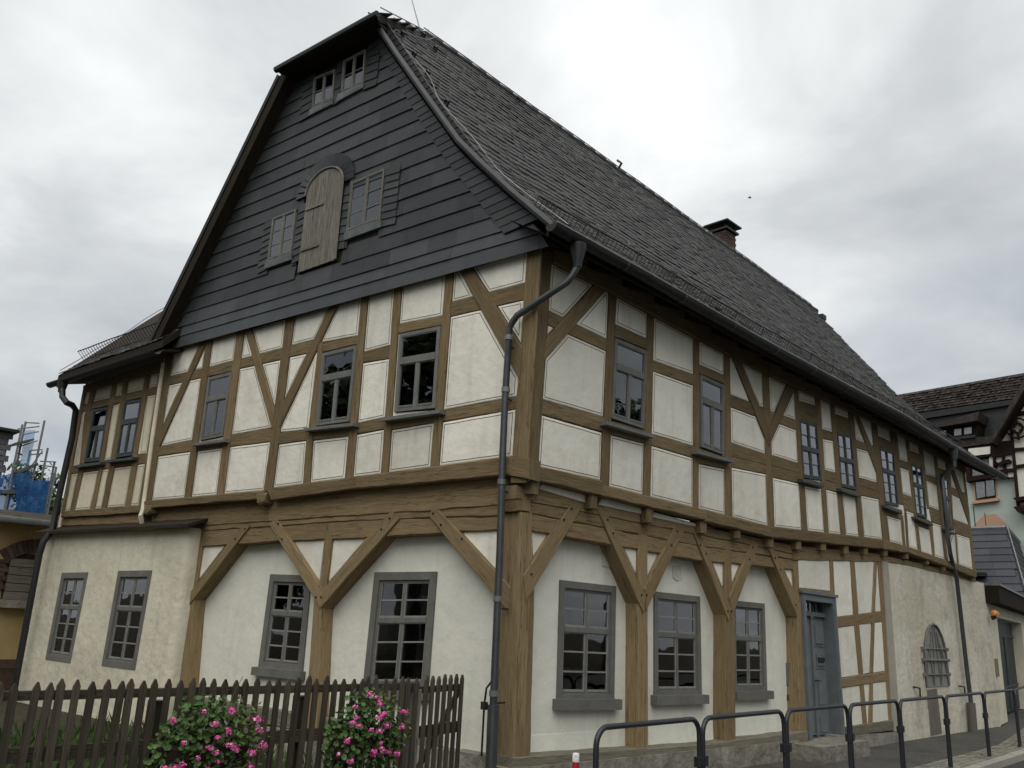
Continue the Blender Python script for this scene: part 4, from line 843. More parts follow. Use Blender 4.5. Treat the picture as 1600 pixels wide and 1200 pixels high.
def arc_slate(a0, a1, r0_, r1_, lift): 
    pt = lambda a, r: (xc+(hw+r)*math.cos(a), spz+(rise+r)*math.sin(a))
    q = [pt(a0, r0_), pt(a0, r1_), pt(a1, r1_), pt(a1, r0_)]
    part('slate', clad, lambda b: b.hexa([GP.P(u, z, CO+.04+lift*(i in (0, 1))) for i, (u, z) in enumerate(q)], [GP.P(u, z, CO+.0) for u, z in q]), 'slate')
for i in range(15): arc_slate(math.pi*(.0+i/15), math.pi*(.0+(i+.93)/15), .04, .27, .022)
def strip(ua, ub, za, zb_, n, lean=.0):
    for i in range(n):
        z0, z1 = za+(zb_-za)*i/n, za+(zb_-za)*(i+1)/n+.02
        part('slate', clad, lambda b: slate_piece(b, [(ua, z0-lean), (ub, z0+lean), (ub, z1+lean), (ua, z1-lean)], .022, .008, CO+.018), 'slate')
strip(2.32, 2.615, 7.05, 8.0, 8, .012); strip(3.37, 3.51, 6.92, 7.95, 8, .01); strip(4.42, 4.60, 6.95, 7.95, 8, -.01); strip(5.26, 5.49, 6.98, 7.88, 8, -.012)
strip(3.04, 3.33, 9.62, 10.5, 6, .012); strip(3.91, 4.05, 9.62, 10.5, 3, 0); strip(4.63, 4.91, 9.62, 10.5, 6, -.012)
# ================================================================== main roof
NEAR = [(-.60, 6.14), (.10, 6.80), (.67, 7.41), (1.07, 7.86), (1.67, 8.70), (2.42, 9.76), (3.03, 10.65), (3.95, 11.98)]
FAR = [(-.55, 5.90), (.21, 6.62), (.75, 7.15), (1.21, 7.69), (1.78, 8.34), (2.67, 9.57), (3.44, 10.62), (3.95, 11.32)]
def cum(P):
    t = [0]
    for a, b in zip(P[:-1], P[1:]): t.append(t[-1]+math.hypot(b[0]-a[0], b[1]-a[1]))
    return [x/t[-1] for x in t], t[-1]
CN, LN = cum(NEAR); CF, LF = cum(FAR)
def prof(P, Cc, s):
    for i in range(len(P)-1):
        if s <= Cc[i+1] or i == len(P)-2:
            t = (s-Cc[i])/(Cc[i+1]-Cc[i]); return Vector((P[i][0]+(P[i+1][0]-P[i][0])*t, P[i][1]+(P[i+1][1]-P[i][1])*t))
XE = 16.62
def verge_x(y): return -.127*y - .36
def roofS(X, s):
    k = min(max(X/XE, 0), 1); a, b = prof(NEAR, CN, s), prof(FAR, CF, s); p = a.lerp(b, k)
    w = .035*noise.noise(Vector((X*.45, s*3, 1.3))) + .012*noise.noise(Vector((X*1.7, s*9, 5)))
    return Vector((X, p.x, p.y+w))
def x_start(s):
    p = prof(NEAR, CN, s)
    if p.y <= 10.65: return verge_x(p.x)
    t = (p.y-10.65)/(11.98-10.65); return verge_x(3.03)*(1-t)+.9*t
roof = part('roof', HOUSE, lambda b: None, 'tile') if 0 else None
def roofbase(b):
    nx_, ns = 44, 24; g = []
    for j in range(ns+1):
        s = j/ns; xs = x_start(s)
        for i in range(nx_+1): p = roofS(xs+(XE-xs)*i/nx_, s); g.append(p - Vector((0, -.6, .8))*.03)
    b.add(g, [(j*(nx_+1)+i, j*(nx_+1)+i+1, (j+1)*(nx_+1)+i+1, (j+1)*(nx_+1)+i) for j in range(ns) for i in range(nx_)])
    lo = [p - Vector((0, -.6, .8))*.07 for p in g]
    b.add(lo, [(j*(nx_+1)+i, (j+1)*(nx_+1)+i, (j+1)*(nx_+1)+i+1, j*(nx_+1)+i+1) for j in range(ns) for i in range(1, nx_)])
roof = part('roof', HOUSE, roofbase, 'dark_wood')
def tile_mesh(w, l, th):
    o = [(-w/2, l), (-w/2, .035), (-w*.32, .008), (0, 0), (w*.32, .008), (w/2, .035), (w/2, l)]
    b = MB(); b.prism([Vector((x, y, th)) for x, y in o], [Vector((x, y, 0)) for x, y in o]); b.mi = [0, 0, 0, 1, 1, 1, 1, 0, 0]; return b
def tile_field(Sf, xs, xe, rows, w, l, th, m, parent, keep, lift=.022, s0=0.0, nm='roof_tile'):
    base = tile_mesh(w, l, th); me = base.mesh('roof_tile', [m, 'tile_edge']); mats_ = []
    for r in range(rows):
        s = s0+(1-s0)*r/rows; a = xs(s); e_ = xe(s); n = int((e_-a)/w); offx = (r % 2)*w/2
        for i in range(n+1):
            X = a + offx + w*i + rnd.uniform(-.004, .004)
            if X > e_-w*.3: continue
            p = Sf(X, s); dx = (Sf(X+.1, s)-Sf(X-.1, s)).normalized(); ds_ = (Sf(X, min(1, s+.03))-Sf(X, max(0, s-.01)))
            dy = (ds_ - dx*ds_.dot(dx)).normalized(); nz_ = dx.cross(dy)
            if nz_.z < 0: nz_ = -nz_
            lf = lift+rnd.uniform(-.006, .012); tw = rnd.uniform(-.012, .012)
            dy2 = (dy - nz_*(lf/l*1.0) + dx*tw).normalized(); dx2 = dy2.cross(nz_).normalized(); dx2 = dx2 if dx2.dot(dx) > 0 else -dx2
            n2 = dx2.cross(dy2); n2 = n2 if n2.z > 0 else -n2
            o = p + nz_*(lf+.004)
            mats_.append(Matrix(((dx2.x, dy2.x, n2.x, o.x), (dx2.y, dy2.y, n2.y, o.y), (dx2.z, dy2.z, n2.z, o.z), (0, 0, 0, 1))))
    mats_.sort(key=lambda q: (q.translation-CAM).length)
    for q in mats_[:keep]:
        t = bpy.data.objects.new(nm, me); C.objects.link(t); t.parent = parent; t.matrix_local = q
    rest = mats_[keep:]
    if rest:
        b = MB(); bv, bf = base.v, base.f
        for q in rest: b.v += [q @ v for v in bv]; 
        nb = len(bv)
        b.f = [[k*nb+j for j in f] for k in range(len(rest)) for f in bf]; b.mi = base.mi*len(rest)
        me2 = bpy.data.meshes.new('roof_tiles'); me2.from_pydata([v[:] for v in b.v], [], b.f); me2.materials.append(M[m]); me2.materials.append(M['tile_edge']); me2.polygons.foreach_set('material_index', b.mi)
        o = bpy.data.objects.new('roof_tiles', me2); C.objects.link(o); o.parent = parent; o['kind'] = 'stuff'
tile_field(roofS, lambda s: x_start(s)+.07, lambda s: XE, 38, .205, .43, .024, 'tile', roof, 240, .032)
# back slope, far gable and half hip
def back(b):
    top = [roofS(x, 1) for x in (.9, 6, 11, XE)]; eav = [Vector((-1.4+i*6.0, 7.95, 6.1)) for i in range(4)]
    b.add(top+eav, [(0, 1, 5, 4), (1, 2, 6, 5), (2, 3, 7, 6)])
    hl = GP.P(5.28, 10.68, .36); b.add([top[0], hl, eav[0]], [(0, 1, 2)])
part('back_roof', HOUSE, back, 'tile')
part('far_gable', HOUSE, lambda b: b.prism([Vector((16.1, .3, -.5)), Vector((16.1, .3, 6.2)), Vector((16.1, 3.95, 11.2)), Vector((16.1, 7.9, 6.2)), Vector((16.1, 7.9, -.5))], [Vector((15.9, .3, -.5)), Vector((15.9, .3, 6.2)), Vector((15.9, 3.95, 11.2)), Vector((15.9, 7.9, 6.2)), Vector((15.9, 7.9, -.5))]), 'slate')
hA, hB, hC = GP.P(2.80, 10.62, .52), GP.P(5.20, 10.62, .52), roofS(.9, 1)
hip = part('hip_roof', HOUSE, lambda b: b.prism([hA, hB, hC], [p-Vector((0, 0, .14)) for p in (hA, hB, hC)]), 'dark_wood')
part('hip_soffit', HOUSE, lambda b: b.hexa([GP.P(2.85, 10.48, .5), GP.P(5.15, 10.48, .5), GP.P(5.15, 10.54, .5), GP.P(2.85, 10.54, .5)], [GP.P(2.95, 10.55, .0), GP.P(5.25, 10.55, .0), GP.P(5.25, 10.6, .0), GP.P(2.95, 10.6, .0)]), 'dark_wood')
part('eave_board', HOUSE, lambda b: b.hexa([GP.P(2.80, 10.50, .56), GP.P(5.20, 10.50, .56), GP.P(5.20, 10.62, .56), GP.P(2.80, 10.62, .56)], [GP.P(2.80, 10.50, .52), GP.P(5.20, 10.50, .52), GP.P(5.20, 10.62, .52), GP.P(2.80, 10.62, .52)]), 'zinc_dark')
part('hip_gutter', HOUSE, lambda b: b.tube([GP.P(2.76, 10.55, .60), GP.P(5.24, 10.55, .60)], .055, 8), 'zinc_dark', True)
# hip tiles as a few courses
def hipS(X, s): q = hA.lerp(hC, s); w_ = hB.lerp(hC, s); L_ = max((hB-hA).length*(1-s), .01); return q.lerp(w_, X/L_)
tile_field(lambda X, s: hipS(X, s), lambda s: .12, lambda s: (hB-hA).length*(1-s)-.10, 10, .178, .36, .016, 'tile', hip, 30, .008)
# verge boards
def vboard(P, off0, off1, dn, m, name, upv=.05):
    def fn(b):
        for (a, c) in zip(P[:-1], P[1:]):
            b.hexa([GP.P(a[0], a[1]-dn, off1), GP.P(c[0], c[1]-dn, off1), GP.P(c[0], c[1]+upv, off1), GP.P(a[0], a[1]+upv, off1)], [GP.P(a[0], a[1]-dn, off0), GP.P(c[0], c[1]-dn, off0), GP.P(c[0], c[1]+upv, off0), GP.P(a[0], a[1]+upv, off0)])
    part(name, HOUSE, fn, m)
VT = [(-.62, 6.10)] + [(p[0]/.992, p[1]+.02) for p in NEAR[1:-1]]
part('verge_trim', HOUSE, lambda b: b.tube([GP.P(u, z, .38) for u, z in VT], .048, 8), 'zinc_dark', True)
VLb = [(8.18, 6.02), (5.30, 10.60)]
part('verge_board', HOUSE, lambda b: b.hexa([GP.P(8.20, 5.98, .44), GP.P(7.98, 5.98, .44), GP.P(5.12, 10.55, .44), GP.P(5.36, 10.58, .44)], [GP.P(8.20, 5.98, .18), GP.P(7.98, 5.98, .18), GP.P(5.12, 10.55, .18), GP.P(5.36, 10.58, .18)]), 'dark_wood')
part('verge_soffit', HOUSE, lambda b: b.hexa([GP.P(8.26, 6.06, .46), GP.P(8.19, 6.0, .46), GP.P(5.34, 10.56, .46), GP.P(5.40, 10.62, .46)], [GP.P(8.26, 6.06, -.2), GP.P(8.19, 6.0, -.2), GP.P(5.34, 10.56, -.2), GP.P(5.40, 10.62, -.2)]), 'tile')
# soffit, fascia and rafter feet along the street eave
def eaveP(X, dy=0, dz=0): p = roofS(X, 0); return Vector((X, p.y+dy, p.z+dz))
def soff(b):
    n = 20
    for i in range(n):
        x0, x1 = -.45+17.0*i/n, -.45+17.0*(i+1)/n
        b.add([eaveP(x0, .03, -.10), eaveP(x1, .03, -.10), Vector((x1, .05, 6.42-.014*x1)), Vector((x0, .05, 6.42-.014*x0))], [(0, 1, 2, 3)])
part('soffit', HOUSE, soff, 'dark_wood')
part('fascia', HOUSE, lambda b: [b.hexa([eaveP(x, -.01, -.13), eaveP(x+1.06, -.01, -.13), eaveP(x+1.06, -.01, .0), eaveP(x, -.01, .0)], [eaveP(x, .03, -.13), eaveP(x+1.06, .03, -.13), eaveP(x+1.06, .03, .0), eaveP(x, .03, .0)]) for x in [-.4+1.06*i for i in range(16)]], 'dark_wood')
for i in range(22):
    x = .15+.76*i
    part('rafter', HOUSE, lambda b: b.hexa([eaveP(x-.06, .05, -.16), eaveP(x+.06, .05, -.16), eaveP(x+.06, .05, -.04), eaveP(x-.06, .05, -.04)], [Vector((x-.06, .0, 6.28-.014*x)), Vector((x+.06, .0, 6.28-.014*x)), Vector((x+.06, .0, 6.42-.014*x)), Vector((x-.06, .0, 6.42-.014*x))]), 'dark_wood')
# gutter: half-round channel with a bead and brackets
def gutter(b, pts, r):
    k = len(b.v); m = 9; n = len(pts)
    for q, nn_ in pts:
        for j in range(m):
            a = math.pi*(1+j/(m-1)); b.v.append(q + nn_*(-math.cos(a)*r) + Vector((0, 0, math.sin(a)*r)))
        for j in range(m):
            a = math.pi*(2-j/(m-1)); b.v.append(q + nn_*(-math.cos(a)*(r-.006)) + Vector((0, 0, math.sin(a)*(r-.006))))
    M2 = 2*m
    for i in range(n-1):
        for j in range(M2): b.f.append([k+i*M2+j, k+i*M2+(j+1) % M2, k+(i+1)*M2+(j+1) % M2, k+(i+1)*M2+j]); b.mi.append(0); b.uv.append(None)
    b.f.append([k+j for j in range(M2)]); b.f.append([k+(n-1)*M2+j for j in range(M2)]); b.mi += [0, 0]; b.uv += [None, None]
GPX = [(.16+ -.62, 6.10), (1.4, 6.08), (4.2, 6.01), (7.7, 5.99), (10.0, 6.0), (13.4, 5.87), (16.75, 5.80)]
def gz(X):
    for a, c in zip(GPX[:-1], GPX[1:]):
        if X <= c[0] or c is GPX[-1]: return a[1]+(c[1]-a[1])*(X-a[0])/(c[0]-a[0])
gp_ = [(Vector((x, -.70, gz(x)+.02)), Vector((0, -1, 0))) for x in [-.46+17.2*i/30 for i in range(31)]]
gut = part('gutter', HOUSE, lambda b: gutter(b, gp_, .085), 'zinc_dark', True)
part('gutter_bead', gut, lambda b: b.tube([q+Vector((0, -.085, .004)) for q, _ in gp_], .015, 6), 'wire', True)
part('gutter_end', gut, lambda b: b.prism([gp_[0][0]+Vector((-.004, -.088*math.cos(a), .088*math.sin(a))) for a in [math.pi+math.pi*i/10 for i in range(11)]], [gp_[0][0]+Vector((.004, -.088*math.cos(a), .088*math.sin(a))) for a in [math.pi+math.pi*i/10 for i in range(11)]]), 'zinc_dark')
for i in range(13): part('gutter_joint', gut, lambda b: gutter(b, [(Vector((x_, -.70, gz(x_)+.018)), Vector((0, -1, 0))) for x_ in (.9+1.3*i, .94+1.3*i)], .09), 'zinc')
# corner downpipe
wpos = [(802,497),(796,512),(789,627),(785,720),(781,860),(770,1120),(767,1215)]
wp_ = [GP.P(*GP.uz(x, y, .24), .24) for x, y in wpos]
h0 = Vector((.02, -.70, 6.0)); 
dpath = [h0+Vector((0, 0, -.10)), h0+Vector((0, .0, -.24)), h0+Vector((-.03, .05, -.36)), h0+Vector((-.06, .1, -.44))]
k0, k1 = dpath[-1], wp_[0]
dpath += [k0.lerp(k1, .5), k0.lerp(k1, .93), k0.lerp(k1, 1.0)+Vector((0, 0, -.04))] + wp_[1:]
dpipe = part('downpipe', HOUSE, lambda b: b.tube(dpath, .042, 12), 'zinc', True)
part('hopper', dpipe, lambda b: b.tube([h0+Vector((0, 0, .04)), h0+Vector((0, 0, -.02)), h0+Vector((0, 0, -.2)), h0+Vector((0, 0, -.26))], [.10, .10, .055, .052], 12), 'zinc_dark', True)
for i, z in enumerate((4.95, 4.3, 3.2, 1.9, .92)):
    for a, c in zip(wp_[:-1], wp_[1:]):
        if c.z <= z <= a.z: q = a.lerp(c, (a.z-z)/(a.z-c.z))
    part('pipe_joint', dpipe, lambda b: b.tube([q+Vector((0, 0, .03)), q-Vector((0, 0, .03))], .051, 12), 'zinc_light', True)
    part('pipe_bracket', dpipe, lambda b: b.tube([q-Vector((0, 0, .1)), q-Vector((0, 0, .1))+GP.n*-.2], .01, 5), 'zinc_dark')
part('pipe_foot', dpipe, lambda b: b.tube([wp_[-2]+Vector((0, 0, .12)), wp_[-2], wp_[-1]+Vector((0, 0, -.3))], .06, 12), 'zinc', True)
q = wp_[-2]
part('earth_cable', dpipe, lambda b: b.tube([q+Vector((0, .0, .4)), q+Vector((-.02, .1, .28)), q+Vector((-.02, .12, .1)), q+Vector((-.02, .12, -.4))], .012, 5), 'zinc_dark')
part('cable_clamp', dpipe, lambda b: b.box(q+Vector((-.02, .12, .1)), (.05, .06, .08)), 'zinc_dark')
# far downpipe
fp = [Vector((RP.uz(1490, 712, .70).x, -.70, 5.78)), Vector((RP.uz(1490, 712, .70).x, -.70, 5.5))]
fp += [RP.P(*RP.uz(x, y, .26), .26) for x, y in [(1472,742),(1472,752),(1478,809),(1481,840),(1485,866)]] + [RP.P(*RP.uz(x, y, .14), .14) for x, y in [(1490,886),(1495,905),(1509,1030),(1517,1098),(1520,1136)]]
dpf = part('downpipe', HOUSE, lambda b: b.tube(fp, .046, 10), 'zinc', True)
part('pipe_foot', dpf, lambda b: b.tube([fp[-2], fp[-1]+Vector((0, 0, -.2))], .09, 10), 'grey_board', True)
part('hopper', dpf, lambda b: b.tube([fp[0]+Vector((0, 0, .1)), fp[0]-Vector((0, 0, .15))], [.1, .06], 10), 'zinc', True)
# snow guard fence
def sg_line(X, h): p = roofS(X, .105); return p + Vector((0, -.55, .83))*h
sg = part('snow_guard', HOUSE, lambda b: [b.tube([sg_line(-.1+.4*i, h) for i in range(41)], .012, 5) for h in (.05, .19)] , 'zinc_dark')
part('mesh_bars', sg, lambda b: [b.tube([sg_line(-.1+.085*i, .05), sg_line(-.1+.085*i, .19)], .005, 4, cap=False) for i in range(188)], 'zinc_dark', kind='stuff')
for i in range(18):
    x = .2+.9*i; part('guard_bracket', sg, lambda b: b.tube([roofS(x, .06)+Vector((0, -.02, .03)), roofS(x, .10)+Vector((0, -.03, .05)), sg_line(x, .21)], .012, 5), 'zinc')
# ridge tiles, lightning conductor, roof hooks
for i in range(42):
    x = .9+.375*i; a, c = roofS(x, 1)+Vector((0, 0, .015)), roofS(x+.41, 1)+Vector((0, 0, .03))
    part('ridge_tile', roof, lambda b: b.tube([a, c], [.085, .095], 8), 'tile', True)
lw = part('lightning_conductor', HOUSE, lambda b: b.tube([roofS(x, 1)+Vector((0, 0, .17)) for x in [.9+.5*i for i in range(32)]], .011, 5), 'wire')
for i in range(15):
    x = 1.0+1.08*i; part('wire_holder', lw, lambda b: b.tube([roofS(x, 1)+Vector((0, 0, .1)), roofS(x, 1)+Vector((0, 0, .19))], .012, 5), 'wire')
rod = roofS(.85, 1); part('lightning_rod', HOUSE, lambda b: b.tube([rod, rod+Vector((-.22, .12, .75))], [.012, .008], 5), 'wire')
part('lightning_conductor', HOUSE, lambda b: b.tube([roofS(x_start(s)+.35+.12*math.sin(s*23), s)+Vector((0, -.05, .09)) for s in [1-.04*i for i in range(25)]], .006, 5), 'wire')
part('hip_conductor', HOUSE, lambda b: b.tube([hA.lerp(hC, t)+Vector((0, 0, .12)) for t in (0, .25, .5, .75, 1)], .010, 5), 'wire')
for s, dx in ((.93, .3), (.88, .8), (.80, .45), (.97, 2.6), (.70, .5), (.62, .5), (.5, .45)):
    p = roofS(x_start(s)+dx, s); part('roof_hook', roof, lambda b: b.tube([p+Vector((0, 0, .02)), p+Vector((0, -.08, .1)), p+Vector((0, -.02, .17)), p+Vector((.02, .06, .12))], .022, 5), 'zinc_dark')
p = roofS(6.7, 1); part('roof_hook', roof, lambda b: b.tube([p+Vector((0, 0, .05)), p+Vector((0, -.12, .2)), p+Vector((0, 0, .32))], .03, 5), 'zinc_dark')
p = roofS(16.5, .93); part('roof_hook', roof, lambda b: b.box(p+Vector((0, 0, .12)), (.25, .12, .14)), 'zinc_dark')
# chimney behind the ridge
CX, CY = 12.42, 4.62
ch = part('chimney', HOUSE, lambda b: b.box((CX, CY, 11.75), (.50, .50, 1.5)), 'mortar')
for c_ in range(12):
    z = 11.55+.083*c_
    for (fx, sg_) in (('y', -1), ('x', -1)):
        for o in ((-.26, -.01, .24) if c_ % 2 else (-.38, -.13, .12)):
            a0, a1 = max(o, -.262), min(o+.235, .262)
            if a1-a0 < .04: continue
            if fx == 'y': part('brick', ch, lambda b: b.box((CX+(a0+a1)/2, CY-.255, z), (a1-a0, .03, .068)), 'brick')
            else: part('brick', ch, lambda b: b.box((CX-.255, CY+(a0+a1)/2, z), (.03, a1-a0, .068)), 'brick')
part('chimney_band', ch, lambda b: b.box((CX, CY, 12.56), (.66, .66, .06)), 'zinc_dark')
for sx in (-.22, .22):
    for sy in (-.22, .22): part('cap_post', ch, lambda b: b.box((CX+sx, CY+sy, 12.66), (.04, .04, .16)), 'zinc_dark')
part('chimney_cap', ch, lambda b: [b.box((CX, CY, 12.75), (.78, .78, .04)), b.hexa([(CX-.39, CY-.39, 12.772), (CX+.39, CY-.39, 12.772), (CX+.12, CY-.12, 12.9), (CX-.12, CY-.12, 12.9)], [(CX-.39, CY+.39, 12.772), (CX+.39, CY+.39, 12.772), (CX+.12, CY+.12, 12.9), (CX-.12, CY+.12, 12.9)])], 'zinc_dark')
# ================================================================== wing roof
WE0, WE1 = 7.55, 11.32
def wingS(X, s):
    u = WE1-X; d = 4.2*s; sag = .02*noise.noise(Vector((u, d, 8)))
    z = 5.87+(WE1-u)*.045*0 + .03*(WE1-u) - .02 + d*1.08 + .12*math.exp(-d*2.5); q = GP.P(u, z+sag, .52-d); return q
wroof = part('roof', HOUSE, lambda b: b.prism([wingS(0, 0), wingS(WE1-WE0, 0), wingS(WE1-WE0, 1), wingS(0, 1)], [p-Vector((0, 0, .14)) for p in (wingS(0, 0), wingS(WE1-WE0, 0), wingS(WE1-WE0, 1), wingS(0, 1))]), 'dark_wood')
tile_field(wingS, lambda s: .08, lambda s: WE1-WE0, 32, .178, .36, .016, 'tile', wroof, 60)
part('wing_soffit', HOUSE, lambda b: b.hexa([GP.P(WE1, 5.78, .5), GP.P(WE0, 5.88, .5), GP.P(WE0, 5.92, .5), GP.P(WE1, 5.82, .5)], [GP.P(WE1, 5.95, -.1), GP.P(WE0, 6.05, -.1), GP.P(WE0, 6.09, -.1), GP.P(WE1, 5.99, -.1)]), 'dark_wood')
part('side_eave', HOUSE, lambda b: b.hexa([GP.P(WE1-.02, 5.72, .5), GP.P(WE1+.03, 5.72, .5), GP.P(WE1+.03, 5.86, .5), GP.P(WE1-.02, 5.86, .5)], [GP.P(WE1-.02, 5.72+3.0, -2.3), GP.P(WE1+.03, 5.72+3.0, -2.3), GP.P(WE1+.03, 5.86+3.02, -2.3), GP.P(WE1-.02, 5.86+3.02, -2.3)]), 'dark_wood')
wg = [(GP.P(WE1+.1-(WE1-WE0+.1)*i/8, 5.78+.05*i/8*2, .60), GP.n) for i in range(9)]
wgut = part('gutter', HOUSE, lambda b: gutter(b, wg, .08), 'zinc_dark', True)
lp = [(97.5,604),(97.5,620),(104,629)]; 
lpt = [GP.P(*GP.uz(x, y, .6), .6) for x, y in lp] + [GP.P(*GP.uz(x, y, o), o) for x, y, o in [(113,633,.42),(118.5,641,.3),(112.5,685,.26),(90,785,.26),(82,828,.28),(68,846,.4),(61,868,.42),(42,970,.40),(25,1062,.38),(12,1140,.36)]]
dpl = part('downpipe', HOUSE, lambda b: b.tube(lpt, .058, 10), 'zinc_dark', True)
part('hopper', dpl, lambda b: b.tube([lpt[0]+Vector((0, 0, .1)), lpt[0]-Vector((0, 0, .12))], [.1, .06], 10), 'zinc_dark', True)
def wsg(u, h): X = WE1-u; p = wingS(X, .1); return p + (GP.n*.7+Vector((0, 0, .7)))*h
wsgd = part('snow_guard', HOUSE, lambda b: [b.tube([wsg(WE1-.1-.4*i, h) for i in range(10)], .012, 5) for h in (.05, .26)], 'zinc_dark')
part('mesh_bars', wsgd, lambda b: [b.tube([wsg(WE1-.1-.1*i, .05), wsg(WE1-.1-.1*i, .26)], .007, 4, cap=False) for i in range(37)], 'zinc_dark', kind='stuff')
part('lightning_conductor', HOUSE, lambda b: b.tube([wingS(.02, s)+Vector((0, 0, .10+.06*math.sin(s*12)**2)) for s in [i/14 for i in range(15)]], .009, 5), 'wire')
# ================================================================== ground, pavement, kerb, road
def ground(name, xy, z, m, n=1, amp=0):
    b = MB(); g = [Vector((x, y, z + (amp*noise.noise(Vector((x*.8, y*.8, 0))) if amp else 0))) for x, y in xy]
    b.add(g, [list(range(len(g)))]); o = b.build(name, m); o['kind'] = 'structure'; return o
GZ = -.15
ground('ground', [(-400, -400), (400, -400), (400, 400), (-400, 400)], GZ-.16, 'soil')
def ky(x): return -2.30+.042*(x+1.4) if x < 12 else -1.74+.16*(x-12)*(1 if x < 30 else 1)
XS = [-30+1.5*i for i in range(50)]
def strip_mesh(name, f0, f1, z0, z1, m, kind='structure'):
    b = MB()
    for a, c in zip(XS[:-1], XS[1:]): b.add([Vector((a, f0(a), z0)), Vector((c, f0(c), z0)), Vector((c, f1(c), z1)), Vector((a, f1(a), z1))], [(0, 1, 2, 3)])
    o = b.build(name, m); o['kind'] = kind; return o
strip_mesh('road', lambda x: ky(x)-.02-7.5, lambda x: ky(x)-.14, GZ-.13, GZ-.115, 'road')
strip_mesh('sidewalk', lambda x: ky(x)-.01, lambda x: max(6.0 if x > 17 else .3, ky(x)+.5), GZ-.03, GZ, 'asphalt')
strip_mesh('far_sidewalk', lambda x: ky(x)-12.0, lambda x: ky(x)-7.4, GZ, GZ-.02, 'asphalt')
kb = bpy.data.objects.new('kerb', None); C.objects.link(kb); kb['kind'] = 'structure'
kx = -6.0
while kx < 24:
    l = rnd.uniform(.85, 1.1); a, c = kx, kx+l-.012; kx += l; h = rnd.uniform(-.006, .006)
    part('kerb_stone', kb, lambda b: b.hexa([Vector((a, ky(a)-.16, GZ-.2)), Vector((c, ky(c)-.16, GZ-.2)), Vector((c, ky(c)-.145, GZ-.012+h)), Vector((a, ky(a)-.145, GZ-.012+h))], [Vector((a, ky(a), GZ-.2)), Vector((c, ky(c), GZ-.2)), Vector((c, ky(c), GZ+h)), Vector((a, ky(a), GZ+h))]), 'kerb')
def cob(b):
    x = -4.0
    while x < 20:
        for r in range(4):
            y = ky(x)+.06+.115*r; s = .05; h = rnd.uniform(.0, .016); dx = rnd.uniform(-.008, .008)
            b.hexa([Vector((x+dx-s, y-s, GZ-.03)), Vector((x+dx+s, y-s, GZ-.03)), Vector((x+dx+s*.8, y-s*.8, GZ+h)), Vector((x+dx-s*.8, y-s*.8, GZ+h))], [Vector((x+dx-s, y+s, GZ-.03)), Vector((x+dx+s, y+s, GZ-.03)), Vector((x+dx+s*.8, y+s*.8, GZ+h)), Vector((x+dx-s*.8, y+s*.8, GZ+h))])
        x += .115
o = part('cobbles', None, cob, 'stone'); o['kind'] = 'stuff'
gg = ground('garden_soil', [(-14, -.55), (-.45, -.45), (-1.5, 11.5), (-14, 11.5)], GZ+.004, 'soil')
# grass and weeds behind the fence
def blades(b, n, f, h0, h1, w):
    for i in range(n):
        x, y = f(); h = rnd.uniform(h0, h1); a = rnd.random()*6.28; l = Vector((math.cos(a), math.sin(a), 0)); t = Vector((-l.y, l.x, 0))
        p = Vector((x, y, GZ)); b.add([p-t*w, p+t*w, p+l*h*.18+Vector((0, 0, h*.6))+t*w*.6, p+l*h*.45+Vector((0, 0, h))], [(0, 1, 2, 3)])
def gpos():
    while True:
        x = rnd.uniform(-9, -.9); y = rnd.uniform(-.1, 6.5)
        if x < -.45-.127*y: return x, y
o = part('grass', None, lambda b: blades(b, 9000, gpos, .08, .32, .009), 'grass'); o['kind'] = 'stuff'
def weed(b, c, n, r, h):
    for i in range(n):
        a = rnd.random()*6.28; rr = r*math.sqrt(rnd.random()); z = h*rnd.random()**.7; rr *= (1-.5*z/h)
        leaf(b, Vector((c[0]+rr*math.cos(a), c[1]+rr*math.sin(a), c[2]+z)), rnd.uniform(.025, .05))
def leaf(b, p, s, mi=0, up=.5):
    d = Vector((rnd.gauss(0, 1), rnd.gauss(0, 1), rnd.gauss(0, 1)*.6+up)).normalized(); a = d.orthogonal().normalized(); a = (Matrix.Rotation(rnd.random()*6.28, 3, d) @ a); t = d.cross(a)
    b.add([p-a*s, p-a*s*.2+t*s*.55+d*s*.12, p+a*s, p-a*s*.2-t*s*.55+d*s*.12], [(0, 1, 2, 3)], mi)
for i, (c, n, r, h, lb) in enumerate([((-3.55, .25, GZ), 260, .18, 1.10, 'tall green weed growing up behind the fence, above the left geraniums'), ((-5.0, .9, GZ), 420, .45, .95, 'bushy green weed by the rendered block, behind the fence end at left'), ((-1.35, .45, GZ), 160, .16, .62, 'small green weed at the wall foot behind the right end of the fence')]):
    o = thing('weed', lb, 'weed', c, 'weeds behind the fence'); part('foliage', o, lambda b: weed(b, c, n, r, h), 'leaf', kind='stuff')
